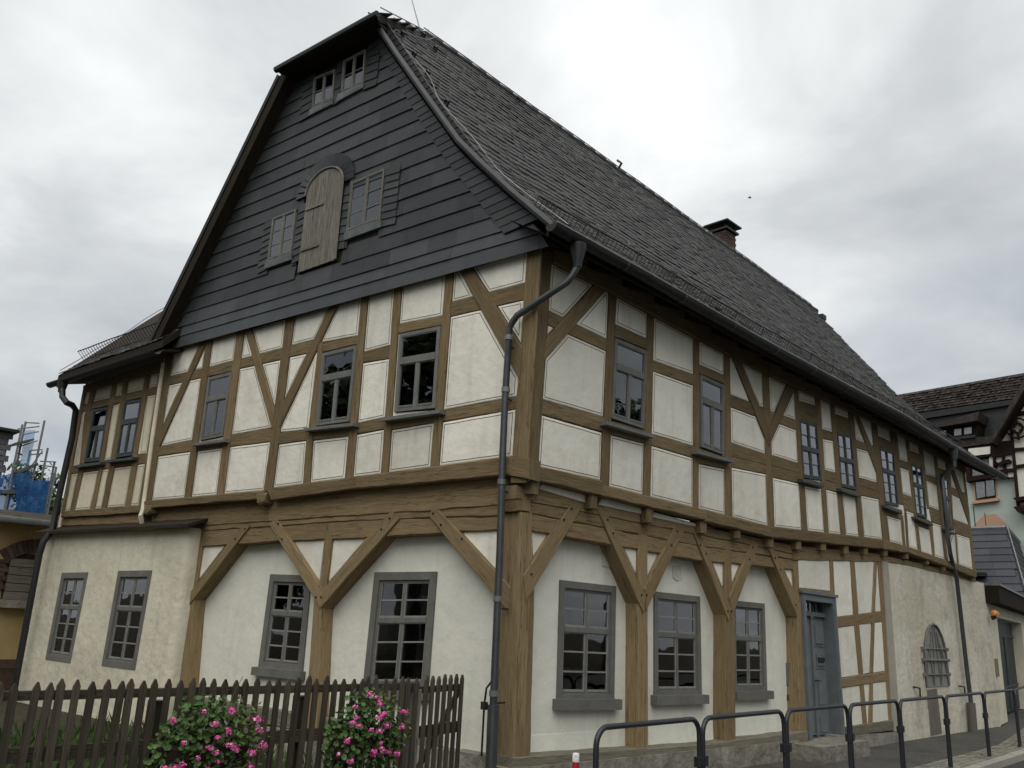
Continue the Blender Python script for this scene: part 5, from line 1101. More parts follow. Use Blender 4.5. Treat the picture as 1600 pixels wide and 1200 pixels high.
# ================================================================== picket fence
FZ = 1.12
fpts = [onZ(-60, 1065, FZ), onZ(163, 1062.5, FZ), onZ(400, 1059, FZ), onZ(655, 1056, FZ)]
fpts2 = [onZ(660, 1056, FZ), onZ(722, 1053, FZ)]
A_, B_ = fpts[0], fpts[3]
B_.y = A_.y + (B_.y-A_.y)
fence = thing('picket_fence', 'weathered dark brown picket fence with pointed slats in front of the gable wall', 'fence', (round(A_.x, 2), round(A_.y, 2), GZ))
fpath = fpts
def fat(s):
    ls = [(b-a).length for a, b in zip(fpath[:-1], fpath[1:])]; t = s*sum(ls)
    for i, l in enumerate(ls):
        if t <= l or i == len(ls)-1: return fpath[i].lerp(fpath[i+1], t/l), (fpath[i+1]-fpath[i]).normalized()
        t -= l
FL = sum((b-a).length for a, b in zip(fpath[:-1], fpath[1:]))
def picket(b, p, d, w, th, zt, zb, lean=0):
    n = Vector((d.y, -d.x, 0)).normalized(); d = Vector((d.x, d.y, 0)).normalized()
    prof = [(-w/2, zb), (w/2, zb), (w/2, zt-.045), (w*.08, zt), (-w*.08, zt), (-w/2, zt-.045)]
    q = Vector((p.x, p.y, 0)); fr = [q+d*(u+lean*(z-zb))+n*(.02+th)+Vector((0, 0, z)) for u, z in prof]; bk = [q+d*(u+lean*(z-zb))+n*.02+Vector((0, 0, z)) for u, z in prof]
    b.prism(fr, bk)
    L_ = zt-zb; uvp = [(z, u) for u, z in prof]; b.uv[-8] = uvp; b.uv[-7] = uvp[::-1]
    for k in range(6): b.uv[-6+k] = [(prof[k][1], 0), (prof[k][1], th), (prof[(k+1) % 6][1], th), (prof[(k+1) % 6][1], 0)]
np_ = int(FL/.0945)
for i in range(np_):
    p, d = fat((i+.5)/np_); dz = rnd.uniform(-.02, .016)
    part('picket', fence, lambda b: picket(b, p, d, rnd.uniform(.046, .052), .022, FZ+dz, GZ+.06, rnd.uniform(-.02, .02)), 'fence')
def frail(z, h, off):
    def fn(b):
        for i in range(10):
            p, d = fat(i/10); q, e_ = fat((i+1)/10); n = Vector((d.y, -d.x, 0))
            b.hexa([p*1+n*(off+.02)+Vector((0, 0, z-h-p.z)), q+n*(off+.02)+Vector((0, 0, z-h-q.z)), q+n*(off+.02)+Vector((0, 0, z-q.z)), p+n*(off+.02)+Vector((0, 0, z-p.z))], [p+n*(off-.035)+Vector((0, 0, z-h-p.z)), q+n*(off-.035)+Vector((0, 0, z-h-q.z)), q+n*(off-.035)+Vector((0, 0, z-q.z)), p+n*(off-.035)+Vector((0, 0, z-p.z))])
    return fn
for z, h in ((1.055, .06), (.70, .095), (.16, .09)): part('rail', fence, frail(z, h, -.005), 'fence')
for s in (.02, .35, .68, .995):
    p, d = fat(s); n = Vector((d.y, -d.x, 0)); part('post', fence, lambda b: b.box((p.x-n.x*.09, p.y-n.y*.09, .38), (.1, .1, 1.16)), 'fence')
# gate leaf at the right end
g0, g1 = fpts2; gate = thing('garden_gate', 'narrow dark picket gate between the fence and the corner drainpipe', 'gate', (round(g0.x, 2), round(g0.y, 2), GZ))
gd = (g1-g0).normalized(); gl_ = (g1-g0).length
for i in range(7):
    p = g0.lerp(g1, (i+.3)/6.7); part('picket', gate, lambda b: picket(b, p, gd, .05, .022, FZ+rnd.uniform(-.01, .01), GZ+.08), 'fence')
gn_ = Vector((gd.y, -gd.x, 0))
for z, h in ((1.02, .06), (.66, .10), (.2, .1)):
    part('rail', gate, lambda b: b.hexa([g0+Vector((0, 0, z-h-FZ)), g1+gd*.04+Vector((0, 0, z-h-FZ)), g1+gd*.04+Vector((0, 0, z-FZ)), g0+Vector((0, 0, z-FZ))], [g0-gn_*.04+Vector((0, 0, z-h-FZ)), g1+gd*.04-gn_*.04+Vector((0, 0, z-h-FZ)), g1+gd*.04-gn_*.04+Vector((0, 0, z-FZ)), g0-gn_*.04+Vector((0, 0, z-FZ))]), 'fence')
part('brace', gate, lambda b: b.tube([g0-gn_*.03+Vector((0, 0, .2-FZ)), g1-gn_*.03+Vector((0, 0, .95-FZ))], .03, 4), 'fence')
part('gate_post', gate, lambda b: b.box((g0.x-.06, g0.y+.02, .42), (.09, .09, 1.16)), 'grey_board')
# ================================================================== geraniums in boxes hung on the fence
def geranium(px, zc, rx, rz, label, seed):
    r_ = random.Random(seed); p, d = fat(min(range(0, 1000), key=lambda k: abs((lambda q: 800+FPX*((q-CAM).dot(rt))/((q-CAM).dot(fw)))(fat(k/1000)[0])-px))/1000)
    n = Vector((d.y, -d.x, 0)); c = Vector((p.x, p.y, zc)) + n*.17
    th = thing('geranium_box', label, 'geraniums', (c.x, c.y, zc-.22), 'geranium boxes on the picket fence')
    part('planter', th, lambda b: b.hexa([c+d*s*rx*.75+n*o+Vector((0, 0, z)) for s, o, z in ((-1, .07, -.2), (1, .07, -.2), (1, .09, -.04), (-1, .09, -.04))], [c+d*s*rx*.75+n*o+Vector((0, 0, z)) for s, o, z in ((-1, -.1, -.2), (1, -.1, -.2), (1, -.12, -.04), (-1, -.12, -.04))]), 'dark_wood')
    def pos(k=1.0):
        while True:
            v = Vector((r_.uniform(-1, 1), r_.uniform(-1, 1), r_.uniform(-1, 1)))
            if .25 < v.length < 1:
                q = v*k; sag = .12*max(0, abs(q.x)-.3)
                return c + d*q.x*rx + n*(q.y*.17) + Vector((0, 0, q.z*rz - sag))
    def lf(b, q, s, mi):
        dd = (q-c + n*.25 + Vector((0, 0, .2))).normalized(); dd = (dd + Vector((r_.gauss(0, .5), r_.gauss(0, .5), r_.gauss(0, .5)))).normalized(); a = dd.orthogonal().normalized(); t = dd.cross(a); k = 6; off = r_.random()*6
        b.add([q - dd*s*.2] + [q + (a*math.cos(off+6.283*j/k)+t*math.sin(off+6.283*j/k))*s*(1 if j % 2 else .85)+dd*s*.18*(j % 2) for j in range(k)], [(0, j+1, (j+1) % k+1) for j in range(k)], mi)
    def fol(b):
        for i in range(900): lf(b, pos(1.02), r_.uniform(.014, .030), 0)
    part('foliage', th, fol, 'leaf', kind='stuff')
    def pale_lf(b):  # paler pointed leaves, gathered towards one end of the box
        for i in range(170):
            q = c + d*rx*r_.uniform(.25, 1.05) + n*r_.uniform(-.05, .19) + Vector((0, 0, rz*r_.uniform(-.75, .95)))
            if ((q-c).dot(d)/rx)**2+((q-c).z/rz)**2 < 1.15:
                a = (d*r_.uniform(.2, 1)+Vector((0, 0, r_.uniform(-.6, .8)))+n*.3).normalized(); s = r_.uniform(.03, .05); t = a.cross(n).normalized()
                b.add([q, q+a*s*.5+t*s*.2, q+a*s, q+a*s*.5-t*s*.2], [(0, 1, 2, 3)])
    part('light_leaves', th, pale_lf, 'leaf_pale', kind='stuff')
    def stems(b):
        for i in range(60):
            q = pos(.9); e_ = q + (q-c).normalized()*r_.uniform(.05, .16) + Vector((0, 0, r_.uniform(-.06, .08))); b.tube([q, (q+e_)/2+Vector((0, 0, .015)), e_], .0025, 3, cap=False)
    part('dry_stems', th, stems, 'dry', kind='stuff')
    for i in range(32):
        a = r_.uniform(0, 6.283); rr = math.sqrt(r_.random()); q = c + d*rx*1.0*rr*math.cos(a) + n*(.12+.10*math.sqrt(max(0, 1-rr*rr))) + Vector((0, 0, rz*1.0*rr*math.sin(a)-.02))
        R_ = r_.uniform(.018, .040); sq = Vector((r_.uniform(.8, 1.4), r_.uniform(.8, 1.2), r_.uniform(.6, 1.0)))
        def head(b):
            for j in range(40):
                v = Vector((r_.gauss(0, 1), r_.gauss(0, 1), r_.gauss(0, 1))).normalized(); pp = q + Vector((v.x*sq.x, v.y*sq.y, v.z*sq.z))*R_*r_.uniform(.3, 1.15); s = r_.uniform(.005, .009); e1 = v.orthogonal().normalized(); e1 = Matrix.Rotation(r_.random()*6.28, 3, v) @ e1; e2 = v.cross(e1)
                b.add([pp-e1*s-e2*s*.7, pp+e1*s-e2*s*.7, pp+e1*s*.8+e2*s, pp-e1*s*.8+e2*s], [(0, 1, 2, 3)], 1 if r_.random() < .25 else 0)
        part('flower_head', th, head, ['petal', 'petal_pale'])
geranium(316, .70, .43, .32, 'pink geraniums spilling from a box on the fence, in front of the brown post', 11)
geranium(558, .68, .40, .35, 'pink geraniums with bright green foliage on the fence, below the taller ground window', 23)
# ================================================================== hoop barriers along the kerb and a bollard
hx = [-1.36, .30, 2.08, 3.86, 5.66, 7.75, 9.95, 12.2, 14.6]
hl = ['dark steel hoop barrier under the leftmost street window, next to the red bollard', 'dark steel hoop barrier with its near post below the second ground window', 'dark steel hoop barrier crossing the foot of the wall left of the door', 'dark steel hoop barrier in front of the grey door and its step', 'dark steel hoop barrier in front of the narrow timber bay right of the door', 'dark steel hoop barrier in front of the arched iron shutter', 'dark steel hoop barrier in front of the far drainpipe on stained render', 'dark steel hoop barrier farthest along, in front of the garage door']
HT = .88
for i in range(8):
    a = Vector((hx[i]+.03, ky(hx[i])+.09, GZ)); c = Vector((hx[i+1]-.03, ky(hx[i+1])+.09, GZ)); d = (c-a).normalized(); R_ = .14
    t = thing('hoop_barrier', hl[i], 'barrier', tuple(a), 'hoop barriers along the kerb')
    top = HT
    arcA = [a+d*(R_-R_*math.cos(k*math.pi/12))+Vector((0, 0, top-GZ-R_+R_*math.sin(k*math.pi/12))) for k in range(7)]
    arcB = [c-d*(R_-R_*math.cos(k*math.pi/12))+Vector((0, 0, top-GZ-R_+R_*math.sin(k*math.pi/12))) for k in range(7)][::-1]
    part('hoop', t, lambda b: b.tube([a-Vector((0, 0, .2)), a+Vector((0, 0, .4))]+arcA+arcB+[c+Vector((0, 0, .4)), c-Vector((0, 0, .2))], .0235, 12), 'rail', True)
    for q, s in ((a, 1), (c, -1)):
        part('clamp', t, lambda b: [b.box(q+d*s*.035+Vector((0, 0, .66)), (.05, .045, .085)), b.tube([q+Vector((0, 0, .63)), q+Vector((0, 0, .69))], .032, 10)], 'rail')
bp_ = onZ(900, 1177, .72)
bol = thing('bollard', 'small red bollard with a white cap beside the first hoop barrier', 'bollard', (bp_.x, bp_.y, GZ))
part('post', bol, lambda b: b.tube([Vector((bp_.x, bp_.y, GZ)), Vector((bp_.x, bp_.y, .66))], .026, 14), 'red', True)
part('cap', bol, lambda b: b.tube([Vector((bp_.x, bp_.y, .66)), Vector((bp_.x, bp_.y, .715)), Vector((bp_.x, bp_.y, .722))], [.0265, .0265, .02], 14), 'white', True)
part('screw', bol, lambda b: b.tube([Vector((bp_.x, bp_.y, .70)), Vector((bp_.x, bp_.y, .70))+(CAM-bp_).normalized()*.028], .004, 6), 'zinc_dark')
# ================================================================== slate-roofed garage beyond the house
gar = thing('slate_roofed_garage', 'garage with dark door and blue-black slate roof beyond the stained end of the house', 'garage', (16.9, .1, GZ))
part('wall', gar, lambda b: [b.hexa([AP.P(u0, z0, 0), AP.P(u1, z0, 0), AP.P(u1, z1, 0), AP.P(u0, z1, 0)], [AP.P(u0, z0, -.35), AP.P(u1, z0, -.35), AP.P(u1, z1, -.35), AP.P(u0, z1, -.35)]) for u0, u1, z0, z1 in ((-.1, 1.55, GZ, 2.75), (1.55, 9, 2.42, 2.75), (7.4, 9, GZ, 2.42))], 'masonry')
part('fascia', gar, lambda b: b.hexa([AP.P(-.2, 2.7, .3), AP.P(9.2, 2.7, .3), AP.P(9.2, 3.12, .3), AP.P(-.2, 3.12, .3)], [AP.P(-.2, 2.7, -2), AP.P(9.2, 2.7, -2), AP.P(9.2, 3.12, -2), AP.P(-.2, 3.12, -2)]), 'dark_wood')
part('roof_edge', gar, lambda b: b.hexa([AP.P(-.2, 3.125, .34), AP.P(9.2, 3.125, .34), AP.P(9.2, 3.18, .34), AP.P(-.2, 3.18, .34)], [AP.P(-.2, 3.125, -2), AP.P(9.2, 3.125, -2), AP.P(9.2, 3.18, -2), AP.P(-.2, 3.18, -2)]), 'zinc_light')
part('dark_interior', gar, lambda b: b.hexa([AP.P(1.55, GZ, -2.6), AP.P(7.4, GZ, -2.6), AP.P(7.4, 2.42, -2.6), AP.P(1.55, 2.42, -2.6)], [AP.P(1.55, GZ, -2.8), AP.P(7.4, GZ, -2.8), AP.P(7.4, 2.42, -2.8), AP.P(1.55, 2.42, -2.8)]), 'room')
gd_ = part('garage_door', gar, lambda b: b.hexa([AP.P(3.2, GZ+.05, -.28), AP.P(7.4, GZ+.05, -.28), AP.P(7.4, 2.4, -.28), AP.P(3.2, 2.4, -.28)], [AP.P(3.2, GZ+.05, -.34), AP.P(7.4, GZ+.05, -.34), AP.P(7.4, 2.4, -.34), AP.P(3.2, 2.4, -.34)]), 'garage_dark')
part('door_frame', gd_, lambda b: [b.hexa([AP.P(u0, z0, -.25), AP.P(u1, z0, -.25), AP.P(u1, z1, -.25), AP.P(u0, z1, -.25)], [AP.P(u0, z0, -.28), AP.P(u1, z0, -.28), AP.P(u1, z1, -.28), AP.P(u0, z1, -.28)]) for u0, u1, z0, z1 in ((3.2, 3.3, 0, 2.4), (3.3, 7.4, 1.95, 2.03), (3.3, 7.4, .55, .62), (5.0, 5.08, 0, 1.95))], 'blue_paint')
part('wheel_guard', gar, lambda b: b.tube([AP.P(2.2, GZ, -.2), AP.P(2.35, 1.0, -.25), AP.P(2.9, .3, -.3)], .12, 6), 'grey_paint')
lq = AP.uz(1551, 958, .12); 
lmp = part('wall_lamp', gar, lambda b: b.tube([AP.P(lq.x, lq.y-.12, .08), AP.P(lq.x, lq.y-.1, .15), AP.P(lq.x, lq.y-.06, .16)], .05, 8), 'zinc_dark')
part('lamp_glass', lmp, lambda b: b.tube([AP.P(lq.x, lq.y-.06, .16), AP.P(lq.x, lq.y, .16), AP.P(lq.x, lq.y+.05, .16), AP.P(lq.x, lq.y+.08, .16)], [.09, .10, .07, .02], 12), 'orange_glass', True)
sq_ = AP.uz(1557, 1043, .02); part('house_sign', gar, lambda b: b.box(AP.P(sq_.x, sq_.y, .02), (.22, .04, .42)), 'grey_board')
# slate roof: hip face towards the street corner, and the long face
rB = CAM + ray(1572, 825)*((25.6-CAM.x)/ray(1572, 825).x); rA = rB + Vector((-.1, 3.4, 0))
hb = CAM + ray(1606, 950)*((23.1-CAM.x)/ray(1606, 950).x); rC = Vector((23.1, hb.y, hb.z)); rD = rC + (rA-rB)*1.6
rE = rB + Vector((8.5, 1.5, 0)); rF = rC + (rE-rB)*1.25
sroof = part('roof', gar, lambda b: [b.add([rA, rB, rC, rD], [(0, 1, 2, 3)]), b.add([rB, rE, rF, rC], [(0, 1, 2, 3)]), b.add([rA, rE, rF, rD], [(0, 1, 2, 3)])], 'annex_slate')
def sl_field(P00, P10, P01, P11, rows, w, m):
    nn_ = (P10-P00).cross(P01-P00).normalized(); nn_ = nn_ if nn_.dot(CAM-P00) > 0 else -nn_
    for r in range(rows):
        a, c = P00.lerp(P01, r/rows), P10.lerp(P11, r/rows); a2, c2 = P00.lerp(P01, (r+1.15)/rows), P10.lerp(P11, (r+1.15)/rows); L_ = (c-a).length; n = max(1, int(L_/w)); o = rnd.random()*.5
        for i in range(n+1):
            t0, t1 = max(0, (i-o)/n), min(1, (i+1-o)/n-.0015)
            if t1-t0 < .02: continue
            q = [a.lerp(c, t0)+nn_*.035, a.lerp(c, t1)+nn_*.035, a2.lerp(c2, t1)+nn_*.012, a2.lerp(c2, t0)+nn_*.012]
            part('slate', sroof, lambda b: b.hexa(q, [v-nn_*.01 for v in q]), m)
sl_field(rD, rC, rA, rB, 11, .55, 'annex_slate'); sl_field(rC, rF, rB, rE, 12, .8, 'annex_slate')
part('ridge_cap', sroof, lambda b: [b.tube([rA, rB], .09, 6), b.tube([rB, rE], .09, 6)], 'zinc_light')
part('hip_wire', sroof, lambda b: b.tube([rB+Vector((-.05, -.05, .1)), rC+Vector((-.1, -.1, .1))], .02, 5), 'wire')
part('skylight_flap', sroof, lambda b: b.box(rC.lerp(rA, .35)+Vector((-.1, 0, .1)), (.3, .5, .12)), 'zinc_dark')
part('antenna', sroof, lambda b: [b.tube([rA.lerp(rB, .72), rA.lerp(rB, .72)+Vector((0, 0, .8))], .02, 5), b.tube([rA.lerp(rB, .82), rA.lerp(rB, .82)+Vector((0, 0, .55))], .015, 5), b.tube([rA.lerp(rB, .45)+Vector((0, 0, -.1)), rA.lerp(rB, .45)+Vector((0, 0, .1))], [.45, .25], 12)], 'zinc')
# ================================================================== neighbouring houses
def bx_(b, pl, pts, f, k, mi=0): b.prism([pl.P(v.x, v.y, f) for v in pts], [pl.P(v.x, v.y, k) for v in pts], mi)
def Q(pl, px, off=0): return [pl.uz(x, y, off) for x, y in px]
nb = thing('half_timbered_villa', 'tall pale green villa with dark ornamental half-timbered gable at right', 'house', (30, 2, GZ))
UA = BP.uz(1628, 560).x
def npart(name, px, f, k, m, par=None, off=None, mir=False):
    pts = Q(BP, px, f if off is None else off)
    if mir: part(name, par or nb, lambda b: bx_(b, BP, [Vector((2*UA-v.x, v.y)) for v in pts], f, k), m)
    return part(name, par or nb, lambda b: bx_(b, BP, pts, f, k), m)
npart('wall', [(1440,725),(1630,699),(1642,1120),(1440,1100)], 0, -6, 'green_wall', mir=True)
vroof = npart('roof', [(1370,624),(1398,617.5),(1720,562),(1740,640),(1585,624),(1438,645),(1380,655)], -.6, -5.5, 'tile_far')
npart('roof_eave', [(1420,648),(1583,624),(1581,632),(1420,658)], -.3, -3, 'zinc_dark', vroof)
npart('mansard', [(1420,655),(1592,630),(1562,692),(1500,699),(1420,705)], -.5, -5, 'slate', vroof)
# tile courses of the upper roof: rows of single tiles
def vrows(b):
    for r in range(9):
        t0, t1 = r/9, (r+1.2)/9
        A0, A1 = Vector((1375, 652)), Vector((1590, 622)); B0, B1 = Vector((1385, 620)), Vector((1610, 582))
        for i in range(52):
            s0, s1 = i/52, (i+.94)/52; ln = lambda s, t: A0.lerp(A1, s).lerp(B0.lerp(B1, s), t)
            px = [ln(s0, t0), ln(s1, t0), ln(s1, min(1, t1)), ln(s0, min(1, t1))]; v = [BP.uz(p.x, p.y, -.6) for p in px]; lo = rnd.uniform(.05, .11)
            b.hexa([BP.P(v[0].x, v[0].y, -.6+lo), BP.P(v[1].x, v[1].y, -.6+lo), BP.P(v[2].x, v[2].y, -.58), BP.P(v[3].x, v[3].y, -.58)], [BP.P(q.x, q.y, -.62) for q in v])
part('roof_tiles', vroof, vrows, 'tile_far', kind='stuff')
# dormer
dm = npart('dormer', [(1440,668),(1530,655),(1527,690),(1440,698)], .3, -2, 'dark_wood', vroof)
npart('dormer_roof', [(1436,662),(1454,664),(1530,643),(1527,657),(1440,672)], .7, -2.4, 'tile_far', vroof)
for q in ([(1468,674),(1478,672.5),(1478,681),(1468,682.5)], [(1491,671),(1502,669.5),(1502,679.5),(1491,681)], [(1506.5,669),(1518,667),(1518,677),(1506.5,679)]):
    npart('dormer_pane', q, .34, .3, 'glass', vroof); npart('dormer_blind', q, .32, .305, 'blind', vroof)
npart('dormer_sill', [(1464,686),(1524,679),(1524,683),(1464,690)], .5, .2, 'zinc_dark', vroof)
npart('lower_tiles', [(1440,690),(1564,680),(1553,692),(1500,699),(1440,706)], .4, -.5, 'tile_far', vroof)
# gable with ornamental timbers
npart('gable_panel', [(1546,716),(1563,676),(1582,640),(1627,575),(1632,640),(1638,790),(1594,790),(1585,745),(1548,748)], .25, .02, 'plaster', off=.2, mir=True)
npart('verge_board', [(1590,611),(1626,557),(1629,572),(1553,692),(1546,693)], .9, .2, 'red_wood', mir=True)
npart('verge_roof', [(1592,606),(1626,552),(1629,560),(1550,692),(1547,689)], 1.1, -5, 'tile_far', mir=True)
for i, q in enumerate([[(1576,652),(1580,652),(1593,790),(1588,790)], [(1546,691),(1580,688),(1582,707),(1546,713)], [(1500,699),(1548,694),(1548,712),(1500,722)], [(1582,700),(1610,698),(1610,703),(1582,705)], [(1577,646),(1610,640),(1610,646),(1578,652)], [(1584,727),(1610,723),(1610,728),(1584,732)],
    [(1548,736),(1585,731),(1585,736),(1549,741)], [(1551,712),(1555,711),(1557,741),(1552,741)], [(1564.5,711),(1569,710),(1574,746),(1569,746)], [(1513,745),(1558,738),(1558,745),(1513,752)], [(1506,705),(1513,705),(1516,752),(1510,753)], [(1550,710),(1582,704),(1582,709),(1550,715)]]):
    npart('timber', q, .33+.004*i, .0, 'red_wood', mir=True)
npart('infill_panel', [(1513,701),(1547,697.5),(1547,709),(1513,713)], .37, .0, 'plaster')
cen = BP.uz(1589.5, 669, .4); dim = (BP.uz(1598, 669, .4)-cen).length
part('ring_ornament', nb, lambda b: b.tube([BP.P(cen.x+dim*math.cos(a), cen.y+dim*math.sin(a), .42) for a in [i*math.pi/12 for i in range(25)]], dim*.27, 6), 'red_wood')
part('ring_ornament', nb, lambda b: b.tube([BP.P(cen.x+dim*2.0*math.cos(a), cen.y+dim*2.1*math.sin(a), .40) for a in [i*math.pi/12 for i in range(25)]], dim*.2, 6), 'red_wood')
for s in (-1, 1): part('ornament_stem', nb, lambda b: b.box(BP.P(cen.x, cen.y+s*dim*1.7, .41), (.1, dim*.5, dim*1.5)), 'red_wood')
for a in range(4): part('ornament_lobe', nb, lambda b: b.tube([BP.P(cen.x+dim*.72*math.cos(a*1.571+.785), cen.y+dim*.72*math.sin(a*1.571+.785), .36), BP.P(cen.x+dim*.72*math.cos(a*1.571+.785), cen.y+dim*.72*math.sin(a*1.571+.785), .46)], dim*.22, 8), 'red_wood')
for p in ((1556,725),(1564,725),(1569,722),(1576,721)): 
    v = BP.uz(*p, .4); part('ornament_knob', nb, lambda b: b.tube([BP.P(v.x, v.y, .3), BP.P(v.x, v.y, .46)], .09, 8), 'red_wood')
vw = npart('window', [(1518,741),(1556,735),(1558,779),(1523,784)], .06, -.1, 'orange_wall')
npart('frame', [(1522,746),(1554,741),(1556,777),(1525,781)], .09, .0, 'red_wood', vw)
for q in ([(1524,752),(1538,750),(1539.5,776),(1526.5,779)], [(1540,749.5),(1552.5,748),(1554.5,774),(1541.5,776)], [(1521,737),(1549,733),(1549.5,741),(1521.5,745)]):
    npart('pane', q, .12, .10, 'glass', vw); npart('blind', q, .098, .092, 'curtain', vw)
npart('window_sill', [(1518,784),(1560,778.5),(1560,782),(1518,787.5)], .2, .0, 'orange_wall', vw)
npart('painted_arch', [(1517,826),(1533,808),(1540,804),(1556,803),(1572,818),(1574,826)], .02, -.02, 'orange_wall')
for q in ([(1582,778),(1606,774),(1606,780),(1588,783)], [(1583,792),(1606,788),(1606,797),(1590,800)]): npart('bracket', q, .8, .0, 'red_wood')
# yellow building behind the left corner
yb = thing('yellow_building', 'yellow rendered low building with brick-arched boarded window behind the left drainpipe', 'building', (-2, 12.2, GZ))
def ypart(name, px, f, k, m, par=None): pts = Q(YP, px, f); return part(name, par or yb, lambda b: bx_(b, YP, pts, f, k), m)
yz = YP.uz(40, 815, 0).y; 
part('wall', yb, lambda b: b.box((-1.05, 14.2, (yz+GZ)/2), (2.6, 4, yz-GZ)), 'yellow')
part('roof_edge', yb, lambda b: b.box((-1.0, 14.0, yz+.06), (2.9, 4.7, .16)), 'grey_board'); part('gutter', yb, lambda b: b.tube([(-2.5, 11.62, yz-.04), (.5, 11.62, yz-.04)], .07, 8), 'zinc_light', True)
part('base_band', yb, lambda b: [b.box((-1.05, 12.17, YP.uz(20, 1037).y), (2.6, .1, .16)), b.box((-1.05, 12.19, (YP.uz(20, 1048).y+GZ)/2), (2.6, .06, YP.uz(20, 1048).y-GZ))], 'brick')
wc = [YP.uz(x, y, .02) for x, y in [(3,936),(14,880),(60,878),(50,936)]]
xl_, xr_ = wc[0].x, wc[0].x+1.15; zb_, zsp = wc[0].y, wc[1].y-.05; xm = (xl_+xr_)/2
bw = part('boarded_window', yb, lambda b: b.box((xm, 12.2, (zb_+zsp)/2+.1), (1.2, .06, zsp-zb_+.3)), 'dark_wood')
for i in range(5):
    z0 = zb_+(zsp+.16-zb_)*i/5; z1 = zb_+(zsp+.16-zb_)*(i+1)/5-.012
    part('board', bw, lambda b: b.hexa([YP.P(xl_, z0, .06), YP.P(xr_, z0, .06), YP.P(xr_, z1, .06), YP.P(xl_, z1, .06)], [YP.P(xl_, z0, .02), YP.P(xr_, z0, .02), YP.P(xr_, z1, .02), YP.P(xl_, z1, .02)]), 'grey_board')
part('window_sill', bw, lambda b: b.box((xm, 12.1, zb_-.08), (1.35, .25, .15)), 'stone')
Rr = .95; czz = zsp+.12-math.sqrt(Rr*Rr-.575**2)
for i in range(17):
    a0 = math.pi/2+.72-(1.44*i/17); a1 = a0-1.44/17+.008
    p = lambda a, r: (xm+r*math.cos(a), czz+r*math.sin(a))
    part('brick', bw, lambda b: b.prism([YP.P(*q, .07) for q in (p(a0, Rr), p(a1, Rr), p(a1, Rr+.26), p(a0, Rr+.26))], [YP.P(*q, .0) for q in (p(a0, Rr), p(a1, Rr), p(a1, Rr+.26), p(a0, Rr+.26))]), 'brick')
for s in (-1, 1):
    for i in range(7): part('brick', bw, lambda b: b.box((xm+s*(.72+.06*(i % 2)), 12.16, zsp+.08-.082*i), (.25, .09, .072)), 'brick')
# scaffolded house far behind
sc = thing('slate_clad_house', 'grey slate-clad house end with scaffolding in front, far left', 'house', (-2, 35, GZ))
part('wall', sc, lambda b: b.hexa([(-9, 35.3, GZ), (3.36, 35.3, GZ), (3.36, 35.3, 8.75), (-9, 35.3, 8.75)], [(-9, 42, GZ), (3.36, 42, GZ), (3.36, 42, 8.75), (-9, 42, 8.75)]), 'grey_slate')
part('roof_edge', sc, lambda b: b.box((-2.8, 38, 8.8), (12.8, 6.4, .12)), 'zinc_dark')
def scs(px, py): v = SP.uz(px, py); return v
for r in range(14):
    for i in range(5): 
        x = 3.3-.42*(i+1)+.2*(r % 2); z = 5.2+.25*r
        part('slate', sc, lambda b: b.hexa([(x, 35.25, z), (x+.41, 35.25, z), (x+.41, 35.285, z+.27), (x, 35.285, z+.27)], [(x, 35.265, z), (x+.41, 35.265, z), (x+.41, 35.295, z+.27), (x, 35.295, z+.27)]), 'grey_slate')
sf = thing('scaffold', 'steel scaffold draped with blue netting beside the grey slate-clad house', 'scaffold', (4, 34.2, GZ))
def pole(p0, p1, r=.04, dy=-.4): a, c = SP.uz(*p0), SP.uz(*p1); part('pole', sf, lambda b: b.tube([SP.P(a.x, a.y, -dy), SP.P(c.x, c.y, -dy)], r, 6), 'zinc_light')
xs_ = {}
for px, yt_, dy in ((37,660,-.3),(57,662,-1.1),(23,668,-1.1),(44,705,-.3),(62,704,-1.1),(82,722,-.3),(75,733,-1.1)):
    a = SP.uz(px, yt_); part('pole', sf, lambda b: b.tube([SP.P(a.x, GZ, -dy), SP.P(a.x, a.y, -dy)], .045, 6), 'zinc_light')
for q in (((37,662),(57,663)), ((23,672),(57,668)), ((30,681),(56,676)), ((44,705),(62,704)), ((42,712),(62,710)), ((58,722),(83,723)), ((57,728),(82,731)), ((24,700),(54,690)), ((38,738),(62,706))): pole(*q, r=.028)
for q in ([(23,692),(50,686),(50,689),(23,696)], [(23,738),(56,724),(57,728),(24,742)], [(0,766),(68,768),(68,773),(0,772)]):
    pts = Q(SP, q, .9); part('deck', sf, lambda b: b.prism([SP.P(v.x, v.y, 1.2) for v in pts], [SP.P(v.x, v.y, .2) for v in pts]), 'deck')
def net(name, px, off, m):
    v = Q(SP, px, off); n = 14; b = MB(); g = []
    for j in range(n+1):
        for i in range(n+1):
            p = v[3].lerp(v[2], i/n).lerp(v[0].lerp(v[1], i/n), j/n); o = off+.14*noise.noise(Vector((p.x*1.6, p.y*.5, off)))+.05*noise.noise(Vector((p.x*4, p.y*2, 1))); g.append(SP.P(p.x+.05*noise.noise(Vector((p.y*2, 1, 2))), p.y, o))
    b.add(g, [(j*(n+1)+i, j*(n+1)+i+1, (j+1)*(n+1)+i+1, (j+1)*(n+1)+i) for j in range(n) for i in range(n)]); b.build(name, m, sf)
net('net', [(-8,744),(24,741),(24,812),(-8,812)], 1.0, 'net'); net('net', [(24,741),(46,737),(46,812),(24,812)], 1.25, 'net'); net('net', [(44,752),(77,749),(68,812),(42,812)], 1.3, 'net'); net('net', [(40,672),(55,672),(46,727),(30,727)], .7, 'net_pale'); net('net', [(42,728),(55,728),(52,752),(40,752)], .6, 'net_pale')
